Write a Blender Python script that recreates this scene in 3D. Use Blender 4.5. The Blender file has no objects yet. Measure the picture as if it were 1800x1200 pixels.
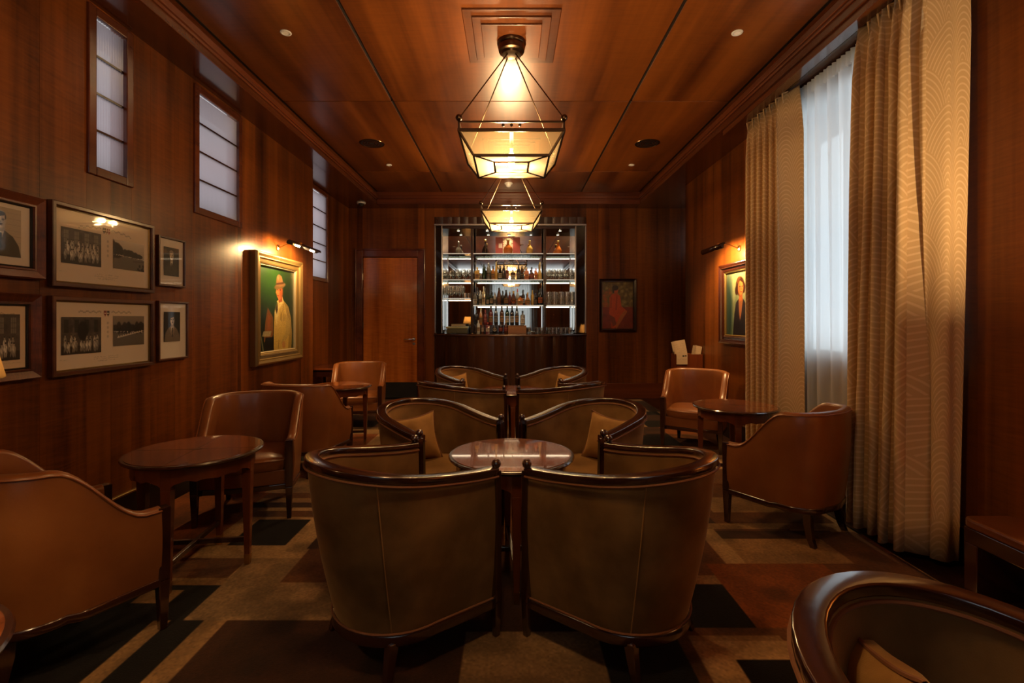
import bpy, math, random
import numpy as np
from mathutils import Vector, Matrix
R = math.radians
PI = math.pi
random.seed(7)
rng = np.random.default_rng(7)
sc = bpy.context.scene
col = sc.collection

# ------------------------------------------------------------------ camera
cam_d = bpy.data.cameras.new('camera')
cam_d.sensor_width = 36.0
cam_d.lens = 17.0
cam_d.shift_x = 0.0005
cam_d.shift_y = -38.0 / 1800.0
cam_d.clip_start = 0.05
cam = bpy.data.objects.new('camera', cam_d)
cam.location = (0, 0, 1.2)
cam.rotation_euler = (R(90), 0, 0)
col.objects.link(cam)
sc.camera = cam

# ------------------------------------------------------------------ world, exposure
w = bpy.data.worlds.new('overcast_sky')
sc.world = w
w.use_nodes = True
bg = w.node_tree.nodes['Background']
bg.inputs['Color'].default_value = (0.86, 0.94, 1.0, 1)
bg.inputs['Strength'].default_value = 2.6
vs = sc.view_settings
vs.view_transform = 'Standard'
vs.look = 'None'
vs.gamma = 1.0
vs.exposure = 0.0
vs.use_curve_mapping = False
try:
    sc.cycles.use_denoising = True
    sc.cycles.max_bounces = 10
    sc.cycles.transparent_max_bounces = 24
    sc.cycles.sample_clamp_indirect = 4.0
    sc.cycles.blur_glossy = 0.1
    sc.cycles.caustics_reflective = False
    sc.cycles.caustics_refractive = False
except Exception:
    pass
CHANDELIER_W = 62.0
LAMP_W = 18.0
PICTURE_W = 42.0
WARM = (1.0, 0.66, 0.32)

# ------------------------------------------------------------------ helpers
class MB:
    def __init__(s):
        s.v = []; s.f = []; s.sm = []; s.uv = None
    def add(s, vs_, fs, smooth=False):
        o = len(s.v)
        s.v.extend([tuple(p) for p in vs_])
        for f in fs:
            s.f.append(tuple(i + o for i in f)); s.sm.append(smooth)
        return o
    def box(s, x0, x1, y0, y1, z0, z1, M=None):
        p = [(x0,y0,z0),(x1,y0,z0),(x1,y1,z0),(x0,y1,z0),(x0,y0,z1),(x1,y0,z1),(x1,y1,z1),(x0,y1,z1)]
        if M is not None: p = [tuple(M @ Vector(q)) for q in p]
        s.add(p, [(3,2,1,0),(4,5,6,7),(0,1,5,4),(1,2,6,5),(2,3,7,6),(3,0,4,7)])
        return s
    def frustum(s, c0, h0, c1, h1):
        (x0,y0,z0),(x1,y1,z1) = c0, c1
        p = [(x0-h0,y0-h0,z0),(x0+h0,y0-h0,z0),(x0+h0,y0+h0,z0),(x0-h0,y0+h0,z0),
             (x1-h1,y1-h1,z1),(x1+h1,y1-h1,z1),(x1+h1,y1+h1,z1),(x1-h1,y1+h1,z1)]
        s.add(p, [(3,2,1,0),(4,5,6,7),(0,1,5,4),(1,2,6,5),(2,3,7,6),(3,0,4,7)])
        return s
    def lathe(s, prof, seg=24, cx=0, cy=0, cz=0, a0=0.0, a1=2*PI, smooth=True):
        full = abs(a1 - a0 - 2*PI) < 1e-6
        n = seg if full else seg + 1
        m = len(prof)
        pts = []
        for i in range(n):
            a = a0 + (a1-a0)*i/seg
            for r, z in prof:
                pts.append((cx + r*math.cos(a), cy + r*math.sin(a), cz + z))
        fs = []
        for i in range(seg):
            i2 = (i+1) % n
            for j in range(m-1):
                fs.append((i*m+j, i2*m+j, i2*m+j+1, i*m+j+1))
        s.add(pts, fs, smooth)
        return s
    def tube(s, path, r, seg=8, smooth=True, cap=True, closed=False):
        P = [Vector(p) for p in path]; n = len(P)
        rr = r if isinstance(r, (list, tuple)) else [r]*n
        pts = []; up = Vector((0,0,1))
        for i in range(n):
            if closed: t = P[(i+1) % n] - P[i-1]
            else: t = P[min(i+1, n-1)] - P[max(i-1, 0)]
            t.normalize()
            a = up.cross(t)
            if a.length < 1e-3: a = Vector((1,0,0)).cross(t)
            a.normalize(); b = t.cross(a)
            for k in range(seg):
                th = 2*PI*k/seg
                pts.append(P[i] + a*(rr[i]*math.cos(th)) + b*(rr[i]*math.sin(th)))
        fs = []
        for i in range(n if closed else n-1):
            i2 = (i+1) % n
            for k in range(seg):
                k2 = (k+1) % seg
                fs.append((i*seg+k, i*seg+k2, i2*seg+k2, i2*seg+k))
        o = s.add(pts, fs, smooth)
        if cap and not closed:
            s.f.append(tuple(o+k for k in reversed(range(seg)))); s.sm.append(False)
            s.f.append(tuple(o+(n-1)*seg+k for k in range(seg))); s.sm.append(False)
        return s
    def ball(s, c, r, seg=14, rings=8, sz=1.0):
        prof = [(max(r*math.sin(PI*j/rings), 1e-5), -r*sz*math.cos(PI*j/rings)) for j in range(rings+1)]
        return s.lathe(prof, seg, *c)
    def grid(s, rows, smooth=True, closed_u=False, closed_v=False):
        n = len(rows); m = len(rows[0])
        pts = [p for r_ in rows for p in r_]
        fs = []
        for i in range(n if closed_u else n-1):
            i2 = (i+1) % n
            for j in range(m if closed_v else m-1):
                j2 = (j+1) % m
                fs.append((i*m+j, i2*m+j, i2*m+j2, i*m+j2))
        return s.add(pts, fs, smooth)
    def prism(s, poly, z0, z1, smooth=False):
        n = len(poly)
        pts = [(x,y,z0) for x,y in poly] + [(x,y,z1) for x,y in poly]
        fs = [tuple(reversed(range(n))), tuple(range(n, 2*n))]
        o = s.add(pts, fs, False)
        for i in range(n):
            j = (i+1) % n
            s.f.append((o+i, o+j, o+n+j, o+n+i)); s.sm.append(smooth)
        return s
    def build(s, name, mat, parent=None, bevel=0.0, angle=40, uvs=None):
        me = bpy.data.meshes.new(name)
        me.from_pydata(s.v, [], s.f)
        me.polygons.foreach_set('use_smooth', s.sm)
        me.update()
        if any(s.sm):
            try: me.set_sharp_from_angle(angle=R(angle))
            except Exception: pass
        if uvs is not None:
            ul = me.uv_layers.new(name='uv')
            for l in me.loops:
                ul.data[l.index].uv = uvs[l.vertex_index]
        if mat: me.materials.append(mat)
        o = bpy.data.objects.new(name, me)
        col.objects.link(o)
        if parent is not None: o.parent = parent
        if bevel > 0:
            b = o.modifiers.new('bevel', 'BEVEL'); b.width = bevel; b.segments = 2
            b.limit_method = 'ANGLE'; b.angle_limit = R(40)
        return o

def empty(name, loc=(0,0,0), rz=0.0):
    o = bpy.data.objects.new(name, None); col.objects.link(o)
    o.location = loc; o.rotation_euler = (0,0,rz); o.empty_display_size = 0.1
    return o
def tag(o, label, cat, group=None):
    o['label'] = label; o['category'] = cat
    if group: o['group'] = group
    return o
def thing(name, label, cat, loc=(0,0,0), rz=0.0, group=None):
    return tag(empty(name, loc, rz), label, cat, group)
def struct(o):
    o['kind'] = 'structure'; return o
def dup(root, loc, rz, label, group=None):
    def rec(src, par):
        c = src.copy(); col.objects.link(c)
        if par is not None: c.parent = par
        for ch in kids.get(src.name, []): rec(ch, c)
        return c
    kids = {}
    for o in root.children_recursive: kids.setdefault(o.parent.name, []).append(o)
    r = rec(root, None)
    r.location = loc; r.rotation_euler = (0,0,rz); r['label'] = label
    if group: r['group'] = group
    return r
def light(name, kind, loc, energy, color=WARM, radius=0.05, parent=None, **kw):
    d = bpy.data.lights.new(name, kind); d.energy = energy; d.color = color
    if kind in ('POINT', 'SPOT'): d.shadow_soft_size = radius
    for k, v_ in kw.items(): setattr(d, k, v_)
    o = bpy.data.objects.new(name, d); col.objects.link(o); o.location = loc
    if parent is not None: o.parent = parent
    return o

# ------------------------------------------------------------------ materials
def new_mat(name):
    m = bpy.data.materials.new(name); m.use_nodes = True
    nt = m.node_tree
    return m, nt, nt.nodes['Principled BSDF']
def setp(p, **kw):
    for k, v_ in kw.items():
        k = k.replace('_', ' ')
        if k in p.inputs: p.inputs[k].default_value = v_
def c4(c): return (c[0], c[1], c[2], 1.0)
def plain(name, colr, rough=0.5, metal=0.0, **kw):
    m, nt, p = new_mat(name)
    setp(p, Base_Color=c4(colr), Roughness=rough, Metallic=metal, **kw)
    return m
def wood(name, ca, cb, axis='Z', rough=0.28, coat=0.35, scale=1.0, vary=0.35, ripple=0.5, coat_rough=0.12, bands=True, spec=0.45):
    m, nt, p = new_mat(name)
    N, L = nt.nodes, nt.links
    tc = N.new('ShaderNodeTexCoord'); oi = N.new('ShaderNodeObjectInfo')
    add = N.new('ShaderNodeVectorMath'); add.operation = 'ADD'
    mul = N.new('ShaderNodeVectorMath'); mul.operation = 'SCALE'; mul.inputs['Scale'].default_value = 17.0
    cmb = N.new('ShaderNodeCombineXYZ')
    for k in range(3): L.new(oi.outputs['Random'], cmb.inputs[k])
    L.new(cmb.outputs[0], mul.inputs[0]); L.new(tc.outputs['Object'], add.inputs[0]); L.new(mul.outputs[0], add.inputs[1])
    def noise(sa, sl, detail=4, dist=0.0):
        mp = N.new('ShaderNodeMapping')
        v_ = [sa*scale]*3; v_['XYZ'.index(axis)] = sl*scale
        mp.inputs['Scale'].default_value = v_
        L.new(add.outputs[0], mp.inputs[0])
        n = N.new('ShaderNodeTexNoise'); n.inputs['Scale'].default_value = 1.0
        n.inputs['Detail'].default_value = detail; n.inputs['Distortion'].default_value = dist
        L.new(mp.outputs[0], n.inputs['Vector']); return n.outputs['Fac']
    grain = noise(30, 1.0, 5, 0.3)
    band = noise(4.2, 0.22, 3, 0.2)
    fig = noise(4.0, 38, 3, 1.8)          # cross figure of the veneer
    r = N.new('ShaderNodeValToRGB')
    r.color_ramp.elements[0].position = 0.33; r.color_ramp.elements[0].color = c4(cb)
    r.color_ramp.elements[1].position = 0.68; r.color_ramp.elements[1].color = c4(ca)
    mx = N.new('ShaderNodeMath'); mx.operation = 'MULTIPLY_ADD'; mx.inputs[1].default_value = 0.26
    m2 = N.new('ShaderNodeMath'); m2.operation = 'MULTIPLY_ADD'; m2.inputs[1].default_value = 0.92*(1 if bands else 0.3)
    L.new(grain, mx.inputs[0])
    m3 = N.new('ShaderNodeMath'); m3.operation = 'MULTIPLY_ADD'; m3.inputs[1].default_value = 0.30*ripple; m3.inputs[2].default_value = -0.05 - 0.15*ripple
    L.new(fig, m3.inputs[0]); L.new(m3.outputs[0], m2.inputs[2])
    L.new(band, m2.inputs[0]); L.new(m2.outputs[0], mx.inputs[2])
    L.new(mx.outputs[0], r.inputs[0])
    mr = N.new('ShaderNodeMapRange'); mr.inputs[3].default_value = 1.0 - vary; mr.inputs[4].default_value = 1.0 + vary
    L.new(oi.outputs['Random'], mr.inputs[0])
    hs = N.new('ShaderNodeHueSaturation'); L.new(mr.outputs[0], hs.inputs['Value']); L.new(r.outputs[0], hs.inputs['Color'])
    L.new(hs.outputs[0], p.inputs['Base Color'])
    setp(p, Roughness=rough, Coat_Weight=coat, Coat_Roughness=coat_rough, Specular_IOR_Level=spec)
    return m
def fabric(name, ca, cb, scale=30, rough=0.9, sheen=0.6, bump=0.15, sheen_tint=None, patch=3.0):
    m, nt, p = new_mat(name)
    N, L = nt.nodes, nt.links
    tc = N.new('ShaderNodeTexCoord')
    n = N.new('ShaderNodeTexNoise'); n.inputs['Scale'].default_value = patch; n.inputs['Detail'].default_value = 5
    L.new(tc.outputs['Object'], n.inputs['Vector'])
    r = N.new('ShaderNodeValToRGB')
    r.color_ramp.elements[0].position = 0.35; r.color_ramp.elements[0].color = c4(cb)
    r.color_ramp.elements[1].position = 0.7; r.color_ramp.elements[1].color = c4(ca)
    L.new(n.outputs['Fac'], r.inputs[0]); L.new(r.outputs[0], p.inputs['Base Color'])
    n2 = N.new('ShaderNodeTexNoise'); n2.inputs['Scale'].default_value = scale*10; n2.inputs['Detail'].default_value = 2
    L.new(tc.outputs['Object'], n2.inputs['Vector'])
    b = N.new('ShaderNodeBump'); b.inputs['Strength'].default_value = bump; b.inputs['Distance'].default_value = 0.002
    L.new(n2.outputs['Fac'], b.inputs['Height']); L.new(b.outputs[0], p.inputs['Normal'])
    setp(p, Roughness=rough, Sheen_Weight=sheen, Sheen_Roughness=0.35, Specular_IOR_Level=0.2)
    if sheen_tint: p.inputs['Sheen Tint'].default_value = c4(sheen_tint)
    return m
def leather(name, ca, cb):
    m = fabric(name, ca, cb, scale=22, rough=0.36, sheen=0.0, bump=0.12, patch=4)
    p = m.node_tree.nodes['Principled BSDF']
    setp(p, Specular_IOR_Level=0.5, Coat_Weight=0.45, Coat_Roughness=0.24)
    return m
def emis(name, colr, strength):
    m, nt, p = new_mat(name)
    setp(p, Base_Color=c4(colr), Emission_Color=c4(colr), Emission_Strength=strength, Roughness=0.5)
    return m
def thin_glass(name, tint=(1,1,1), gloss=0.9, f0=0.06, rough=0.02, weight=1.0):
    m = bpy.data.materials.new(name); m.use_nodes = True
    nt = m.node_tree; N, L = nt.nodes, nt.links
    N.clear()
    out = N.new('ShaderNodeOutputMaterial')
    tr = N.new('ShaderNodeBsdfTransparent'); tr.inputs[0].default_value = c4(tint)
    gl = N.new('ShaderNodeBsdfGlossy'); gl.inputs['Roughness'].default_value = rough; gl.inputs['Color'].default_value = (gloss,)*3 + (1,)
    lw = N.new('ShaderNodeLayerWeight'); lw.inputs[0].default_value = 0.25
    mr = N.new('ShaderNodeMapRange'); mr.inputs[3].default_value = f0; mr.inputs[4].default_value = 0.85*weight
    L.new(lw.outputs['Fresnel'], mr.inputs[0])
    mix = N.new('ShaderNodeMixShader')
    L.new(mr.outputs[0], mix.inputs[0]); L.new(tr.outputs[0], mix.inputs[1]); L.new(gl.outputs[0], mix.inputs[2])
    L.new(mix.outputs[0], out.inputs[0])
    return m
def frosted(name, trans_col, transparent=0.4, gloss=0.06, tr_col=(1,1,1), emit=None, back=0.25):
    m = bpy.data.materials.new(name); m.use_nodes = True
    nt = m.node_tree; N, L = nt.nodes, nt.links
    N.clear()
    out = N.new('ShaderNodeOutputMaterial')
    tl = N.new('ShaderNodeBsdfTranslucent'); tl.inputs[0].default_value = c4(trans_col)
    df = N.new('ShaderNodeBsdfDiffuse'); df.inputs[0].default_value = c4(trans_col)
    a = N.new('ShaderNodeMixShader'); a.inputs[0].default_value = back
    L.new(tl.outputs[0], a.inputs[1]); L.new(df.outputs[0], a.inputs[2])
    tr = N.new('ShaderNodeBsdfTransparent'); tr.inputs[0].default_value = c4(tr_col)
    b = N.new('ShaderNodeMixShader'); b.inputs[0].default_value = transparent
    L.new(a.outputs[0], b.inputs[1]); L.new(tr.outputs[0], b.inputs[2])
    gl = N.new('ShaderNodeBsdfGlossy'); gl.inputs['Roughness'].default_value = 0.12
    c = N.new('ShaderNodeMixShader'); c.inputs[0].default_value = gloss
    L.new(b.outputs[0], c.inputs[1]); L.new(gl.outputs[0], c.inputs[2])
    last = c
    if emit:
        em = N.new('ShaderNodeEmission'); em.inputs[0].default_value = c4(emit[0]); em.inputs[1].default_value = emit[1]
        ad = N.new('ShaderNodeAddShader'); L.new(c.outputs[0], ad.inputs[0]); L.new(em.outputs[0], ad.inputs[1]); last = ad
    L.new(last.outputs[0], out.inputs[0])
    return m
def image_mat(name, arr, rough=0.5, **kw):
    h, w_ = arr.shape[:2]
    im = bpy.data.images.new(name, w_, h, alpha=False)
    px = np.ones((h, w_, 4), np.float32); px[..., :3] = np.clip(arr, 0, 1)
    im.pixels.foreach_set(px.ravel()); im.update()
    try: im.pack()
    except Exception: pass
    m, nt, p = new_mat(name)
    t = nt.nodes.new('ShaderNodeTexImage'); t.image = im
    uvn = nt.nodes.new('ShaderNodeUVMap'); uvn.uv_map = 'uv'
    nt.links.new(uvn.outputs[0], t.inputs[0])
    nt.links.new(t.outputs[0], p.inputs['Base Color'])
    setp(p, Roughness=rough, **kw)
    return m, t, p

WALL_A, WALL_B = (0.185, 0.051, 0.0070), (0.034, 0.0074, 0.0016)
M_wall = wood('mahogany_veneer', WALL_A, WALL_B, 'Z', rough=0.36, coat=0.06, vary=0.32, ripple=0.7, spec=0.20)
M_ceil = wood('mahogany_ceiling_veneer', (0.185, 0.050, 0.0070), (0.056, 0.0120, 0.0022), 'Y', rough=0.34, coat=0.16, vary=0.12, ripple=0.7)
M_soffit = wood('mahogany_soffit', (0.12, 0.031, 0.007), (0.05, 0.011, 0.003), 'Y', rough=0.2, coat=0.45, vary=0.1, ripple=0.5, coat_rough=0.08)
M_trim = wood('mahogany_trim', (0.14, 0.034, 0.010), (0.055, 0.011, 0.004), 'Y', rough=0.25, coat=0.4, vary=0.15, ripple=0.2)
M_trimx = wood('mahogany_trim_cross', (0.14, 0.034, 0.010), (0.055, 0.011, 0.004), 'X', rough=0.25, coat=0.4, vary=0.15, ripple=0.2)
M_door = wood('mahogany_door_veneer', (0.62, 0.185, 0.028), (0.22, 0.052, 0.008), 'Z', rough=0.22, coat=0.5, vary=0.03, ripple=1.0)
M_dark = wood('dark_mahogany', (0.060, 0.015, 0.006), (0.020, 0.005, 0.003), 'Z', rough=0.22, coat=0.6, vary=0.1, ripple=0.1, coat_rough=0.1, bands=False)
M_rail = wood('polished_rail_wood', (0.085, 0.019, 0.007), (0.030, 0.007, 0.003), 'X', rough=0.25, coat=1.0, vary=0.1, ripple=0.1, coat_rough=0.13, bands=False)
M_rail.node_tree.nodes['Principled BSDF'].inputs['Coat IOR'].default_value = 1.9
M_table = wood('table_mahogany', (0.19, 0.045, 0.012), (0.075, 0.015, 0.005), 'Z', rough=0.22, coat=0.6, vary=0.1, ripple=0.2)
M_top = wood('table_top_burl', (0.30, 0.082, 0.020), (0.10, 0.022, 0.007), 'X', rough=0.16, coat=1.0, vary=0.1, ripple=1.2, scale=1.3, coat_rough=0.03)
M_bar = wood('bar_front_ebony', (0.050, 0.021, 0.012), (0.018, 0.008, 0.005), 'Z', rough=0.24, coat=0.8, vary=0.45, ripple=0.2)
M_black = plain('black_paint', (0.006, 0.005, 0.005), 0.5)
M_bboard = plain('black_baseboard', (0.010, 0.006, 0.005), 0.35)
M_velvet = fabric('olive_gold_velvet', (0.29, 0.155, 0.050), (0.140, 0.070, 0.021), scale=40, rough=0.8, sheen=1.0, bump=0.2, sheen_tint=(0.75, 0.45, 0.16), patch=5)
M_pillow = fabric('pillow_velvet', (0.42, 0.22, 0.065), (0.25, 0.125, 0.036), scale=40, rough=0.8, sheen=1.0, bump=0.2, sheen_tint=(0.8, 0.48, 0.18), patch=7)
M_pipe = plain('rust_piping', (0.20, 0.075, 0.030), 0.7)
M_leather = leather('cognac_leather', (0.29, 0.100, 0.026), (0.20, 0.062, 0.015))
M_leather_pipe = plain('leather_piping', (0.30, 0.095, 0.025), 0.4)
M_bronze = plain('dark_bronze', (0.10, 0.062, 0.036), 0.28, 1.0)
M_brass = plain('brass', (0.55, 0.36, 0.14), 0.28, 1.0)
M_chrome = plain('chrome', (0.72, 0.70, 0.66), 0.12, 1.0)
M_steel = plain('brushed_steel', (0.50, 0.47, 0.43), 0.3, 1.0)
M_mirror = plain('mirror', (0.66, 0.64, 0.60), 0.02, 1.0)
M_gold = plain('gilded_wood', (0.26, 0.165, 0.055), 0.36, 0.75)
M_silver = plain('pale_gilt', (0.46, 0.38, 0.24), 0.35, 0.8)
M_white = plain('white_plastic', (0.6, 0.58, 0.55), 0.4)
M_mat = plain('cream_mount_board', (0.84, 0.75, 0.63), 0.8)
M_glass = thin_glass('picture_glass', (0.97, 0.97, 0.96), f0=0.045, rough=0.03, weight=0.6)
M_win = thin_glass('window_glass', (0.96, 0.98, 0.98), f0=0.05, weight=0.6)
M_shelf = thin_glass('shelf_glass', (0.80, 0.88, 0.86), f0=0.16)
M_clear = thin_glass('clear_glass', (0.92, 0.90, 0.85), f0=0.22, rough=0.10)
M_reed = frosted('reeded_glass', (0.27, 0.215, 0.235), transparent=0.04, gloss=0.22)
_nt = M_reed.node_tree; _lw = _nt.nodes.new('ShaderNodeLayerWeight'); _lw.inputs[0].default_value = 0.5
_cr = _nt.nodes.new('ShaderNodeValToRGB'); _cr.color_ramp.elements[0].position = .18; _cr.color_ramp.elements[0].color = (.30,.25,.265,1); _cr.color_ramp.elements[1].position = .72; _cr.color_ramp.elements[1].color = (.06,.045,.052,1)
_nt.links.new(_lw.outputs['Facing'], _cr.inputs[0])     # rib sides coloured darker to stand in for refraction stripes
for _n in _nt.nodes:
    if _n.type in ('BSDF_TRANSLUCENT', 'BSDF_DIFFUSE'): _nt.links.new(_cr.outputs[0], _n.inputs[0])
M_pane = frosted('mica_pane', (0.30, 0.24, 0.14), transparent=0.66, gloss=0.06, tr_col=(1.0, 0.92, 0.76))
M_pane2 = frosted('opal_pane', (0.60, 0.50, 0.33), transparent=0.45, gloss=0.05, tr_col=(1.0, 0.93, 0.78))
M_sheer = frosted('sheer_voile', (0.89, 0.935, 0.97), transparent=0.17, gloss=0.0, back=0.46)
M_sheer2 = frosted('rear_voile', (0.46, 0.46, 0.45), transparent=0.10, gloss=0.0)
M_bulb = emis('warm_bulb', (1.0, 0.72, 0.38), 28)
M_spot = emis('spot_lens', (1.0, 0.80, 0.50), 30)
M_led = emis('led_strip', (0.80, 0.92, 1.0), .55)
M_shade = frosted('lamp_shade_fabric', (0.38, 0.28, 0.16), transparent=0.0, gloss=0.0)

# ------------------------------------------------------------------ picture painting (arrays, y up)
def canvas(h, w_, c): a = np.zeros((h, w_, 3), np.float32); a[:] = c; return a
def coords(a):
    h, w_ = a.shape[:2]
    y, x = np.mgrid[0:h, 0:w_]
    return (x + .5) / w_, (y + .5) / h
def blend(a, m, c, op=1.0):
    a[:] = a*(1 - (m*op)[..., None]) + np.array(c, np.float32)*(m*op)[..., None]
def ell(a, cx, cy, rx, ry, c, rot=0, op=1.0, soft=0.12):
    x, y = coords(a); asp = a.shape[1]/a.shape[0]
    dx, dy = (x - cx)*asp, y - cy
    cr, sr = math.cos(rot), math.sin(rot)
    u, v_ = (dx*cr + dy*sr)/(rx*asp), (-dx*sr + dy*cr)/ry
    d = np.sqrt(u*u + v_*v_)
    blend(a, np.clip((1 + soft - d)/(2*soft), 0, 1), c, op)
def poly(a, pts, c, op=1.0):
    x, y = coords(a); ins = np.zeros(x.shape, bool); n = len(pts)
    for i in range(n):
        x0, y0 = pts[i]; x1, y1 = pts[(i+1) % n]
        if y0 == y1: continue
        cnd = ((y0 > y) != (y1 > y)) & (x < (x1-x0)*(y-y0)/(y1-y0) + x0)
        ins ^= cnd
    blend(a, ins.astype(np.float32), c, op)
def blur(a, n=1):
    for _ in range(n):
        p = np.pad(a, ((1,1),(1,1),(0,0)), 'edge')
        a = (p[:-2,1:-1] + p[2:,1:-1] + p[1:-1,:-2] + p[1:-1,2:] + 2*p[1:-1,1:-1])/6
    return a
def speck(a, amt, cell=1):
    h, w_ = a.shape[:2]
    n = rng.normal(0, amt, (h//cell+1, w_//cell+1, 1)).repeat(cell, 0).repeat(cell, 1)[:h, :w_]
    return np.clip(a*(1 + n), 0, 1)
def scribble(a, x0, x1, y, n, c, hgt=0.012, op=0.6):
    xs = np.linspace(x0, x1, n*2+1)
    for i in range(n):
        if random.random() < 0.18: continue
        yy = y + random.uniform(-.3, .3)*hgt; hh = hgt*random.uniform(.4, 1.0)
        poly(a, [(xs[2*i], yy), (xs[2*i+1], yy + hh), (xs[2*i+1]+.003, yy+hh), (xs[2*i]+.004, yy)], c, op)
        poly(a, [(xs[2*i+1], yy+hh), (xs[2*i+2], yy), (xs[2*i+2]+.003, yy), (xs[2*i+1]+.003, yy+hh)], c, op)

def pic_group(seed, dense=True):
    random.seed(seed)
    a = canvas(240, 320, (.24, .22, .20))
    for k in range(40): ell(a, random.random(), random.uniform(.4, 1), random.uniform(.03,.10), random.uniform(.03,.12), random.choice([(.16,.145,.13),(.33,.30,.27),(.26,.24,.21)]), 0, .5, .4)
    for k in range(4):
        x = .06 + k*.25; lit = seed % 2
        poly(a, [(x,.58),(x+.11,.58),(x+.11,.93),(x,.93)], (.44, .41, .37) if lit else (.11, .10, .09), .8)
        for q in (.33, .66): poly(a, [(x+.11*q-.003,.58),(x+.11*q+.003,.58),(x+.11*q+.003,.93),(x+.11*q-.003,.93)], (.16,.15,.13), .8)
        for q in (.69, .81): poly(a, [(x,q),(x+.11,q),(x+.11,q+.008),(x,q+.008)], (.16,.15,.13), .8)
    poly(a, [(0,0),(1,0),(1,.20),(0,.24)], (.15, .135, .12))
    if not lit: ell(a, .52, .62, .13, .26, (.05, .045, .04), 0, .9)
    rows = [(.60, 9, .026), (.47, 11, .028), (.33, 9, .032)] if dense else [(.44, 9, .030), (.30, 10, .034)]
    for y, n, s_ in rows:
        for k in range(n):
            x = .07 + .86*(k + random.uniform(.15, .85))/n; yj = y + random.uniform(-.025, .025)
            if not dense and abs(x - .52) < .09 and y > .4: continue
            g = random.uniform(.50, .84); c = (g, g*.96, g*.89); d = tuple(v*.72 for v in c)
            ell(a, x, yj-.07, s_*1.0, .085, c, random.uniform(-.2,.2), 1, .2); ell(a, x+s_*.5, yj-.09, s_*.4, .07, d, .3, .8, .3)
            ell(a, x-s_*.5, yj-.18, s_*.42, .075, d, random.uniform(-.3,.3), .9, .2); ell(a, x+s_*.5, yj-.18, s_*.42, .075, d, random.uniform(-.3,.3), .9, .2)
            ell(a, x, yj+.040, s_*.55, .036, (.56, .51, .46), 0, 1, .2); ell(a, x, yj+.062, s_*.56, .020, (.17, .155, .14), 0, 1, .25); ell(a, x, yj-.02, s_*.18, .03, (.25,.23,.2), 0, .6, .3)
    return speck(blur(a, 2), .08)
def pic_river(seed):
    random.seed(seed)
    a = canvas(216, 288, (.60, .56, .50) if seed == 1 else (.40, .37, .33))
    x, y = coords(a); a *= (0.75 + .35*y)[..., None]
    poly(a, [(0,0),(1,0),(1,.42),(0,.50)], (.33, .31, .28))
    for k in range(26):
        cx = random.uniform(-.05, 1.0); t = max(0.0, 1 - cx)
        ry = (.08 + .24*t**1.4) if seed == 1 else random.uniform(.12, .24)
        ell(a, cx, .48 + ry*.55, random.uniform(.05, .11), ry*random.uniform(.6, 1.0), (.12, .11, .10), 0, .9)
    for k in range(30):
        cx = random.uniform(0, 1); g = random.uniform(.5, .75)
        ell(a, cx, .49 - .07*cx + random.uniform(-.01, .02), .014, .02, (g, g*.95, g*.9), 0, .8)
    if seed == 1:
        poly(a, [(.62,.33),(1,.37),(1,.355),(.62,.315)], (.14, .13, .12))
        for k in range(9): ell(a, random.uniform(.78,1), random.uniform(.02,.2), .03, .05, (.10, .09, .08))
    else:
        poly(a, [(.12,.30),(.98,.50),(.98,.47),(.12,.26)], (.62, .58, .52))
        for k in range(11): ell(a, .16 + k*.075, .31 + k*.017, .018, .035, (.66, .62, .56))
    return speck(blur(a, 2), .05)
def pic_man(bgc, suit, hair, light=False):
    a = canvas(288, 224, bgc)
    if light:
        for k in range(6): poly(a, [(0, .3+k*.12),(1, .3+k*.12),(1, .31+k*.12),(0, .31+k*.12)], tuple(v*.8 for v in bgc), .5)
    poly(a, [(.02,0),(.10,.30),(.24,.44),(.42,.52),(.60,.52),(.80,.42),(.94,.24),(1.0,0)], suit)
    poly(a, [(.42,.54),(.60,.54),(.56,.34),(.50,.30),(.45,.36)], (.70, .66, .58))
    poly(a, [(.49,.47),(.54,.47),(.56,.18),(.50,.14),(.47,.20)], tuple(v*.5 for v in suit))
    poly(a, [(.42,.53),(.30,.46),(.46,.20),(.49,.28)], tuple(v*1.3 for v in suit))
    poly(a, [(.60,.53),(.72,.46),(.56,.20),(.52,.28)], tuple(v*1.2 for v in suit))
    f = (.72, .66, .57)
    poly(a, [(.44,.62),(.58,.62),(.60,.50),(.42,.50)], tuple(v*.75 for v in f))
    ell(a, .51, .72, .125, .155, f); ell(a, .57, .71, .07, .13, tuple(v*.72 for v in f), 0, .7, .4)
    ell(a, .50, .862, .125, .045, hair); ell(a, .45, .84, .085, .045, hair); ell(a, .390, .79, .022, .075, hair); ell(a, .625, .80, .016, .05, hair)
    ell(a, .46, .735, .026, .012, (.15,.13,.12)); ell(a, .565, .735, .026, .012, (.15,.13,.12))
    poly(a, [(.42,.757),(.49,.765),(.49,.755),(.42,.745)], hair); poly(a, [(.54,.765),(.61,.757),(.61,.745),(.54,.755)], hair)
    poly(a, [(.505,.73),(.53,.68),(.50,.672)], tuple(v*.6 for v in f))
    ell(a, .515, .65, .05, .012, hair if light else (.32,.26,.22)); ell(a, .515, .628, .035, .008, (.38,.30,.26))
    return speck(blur(a, 2), .04)
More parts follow.
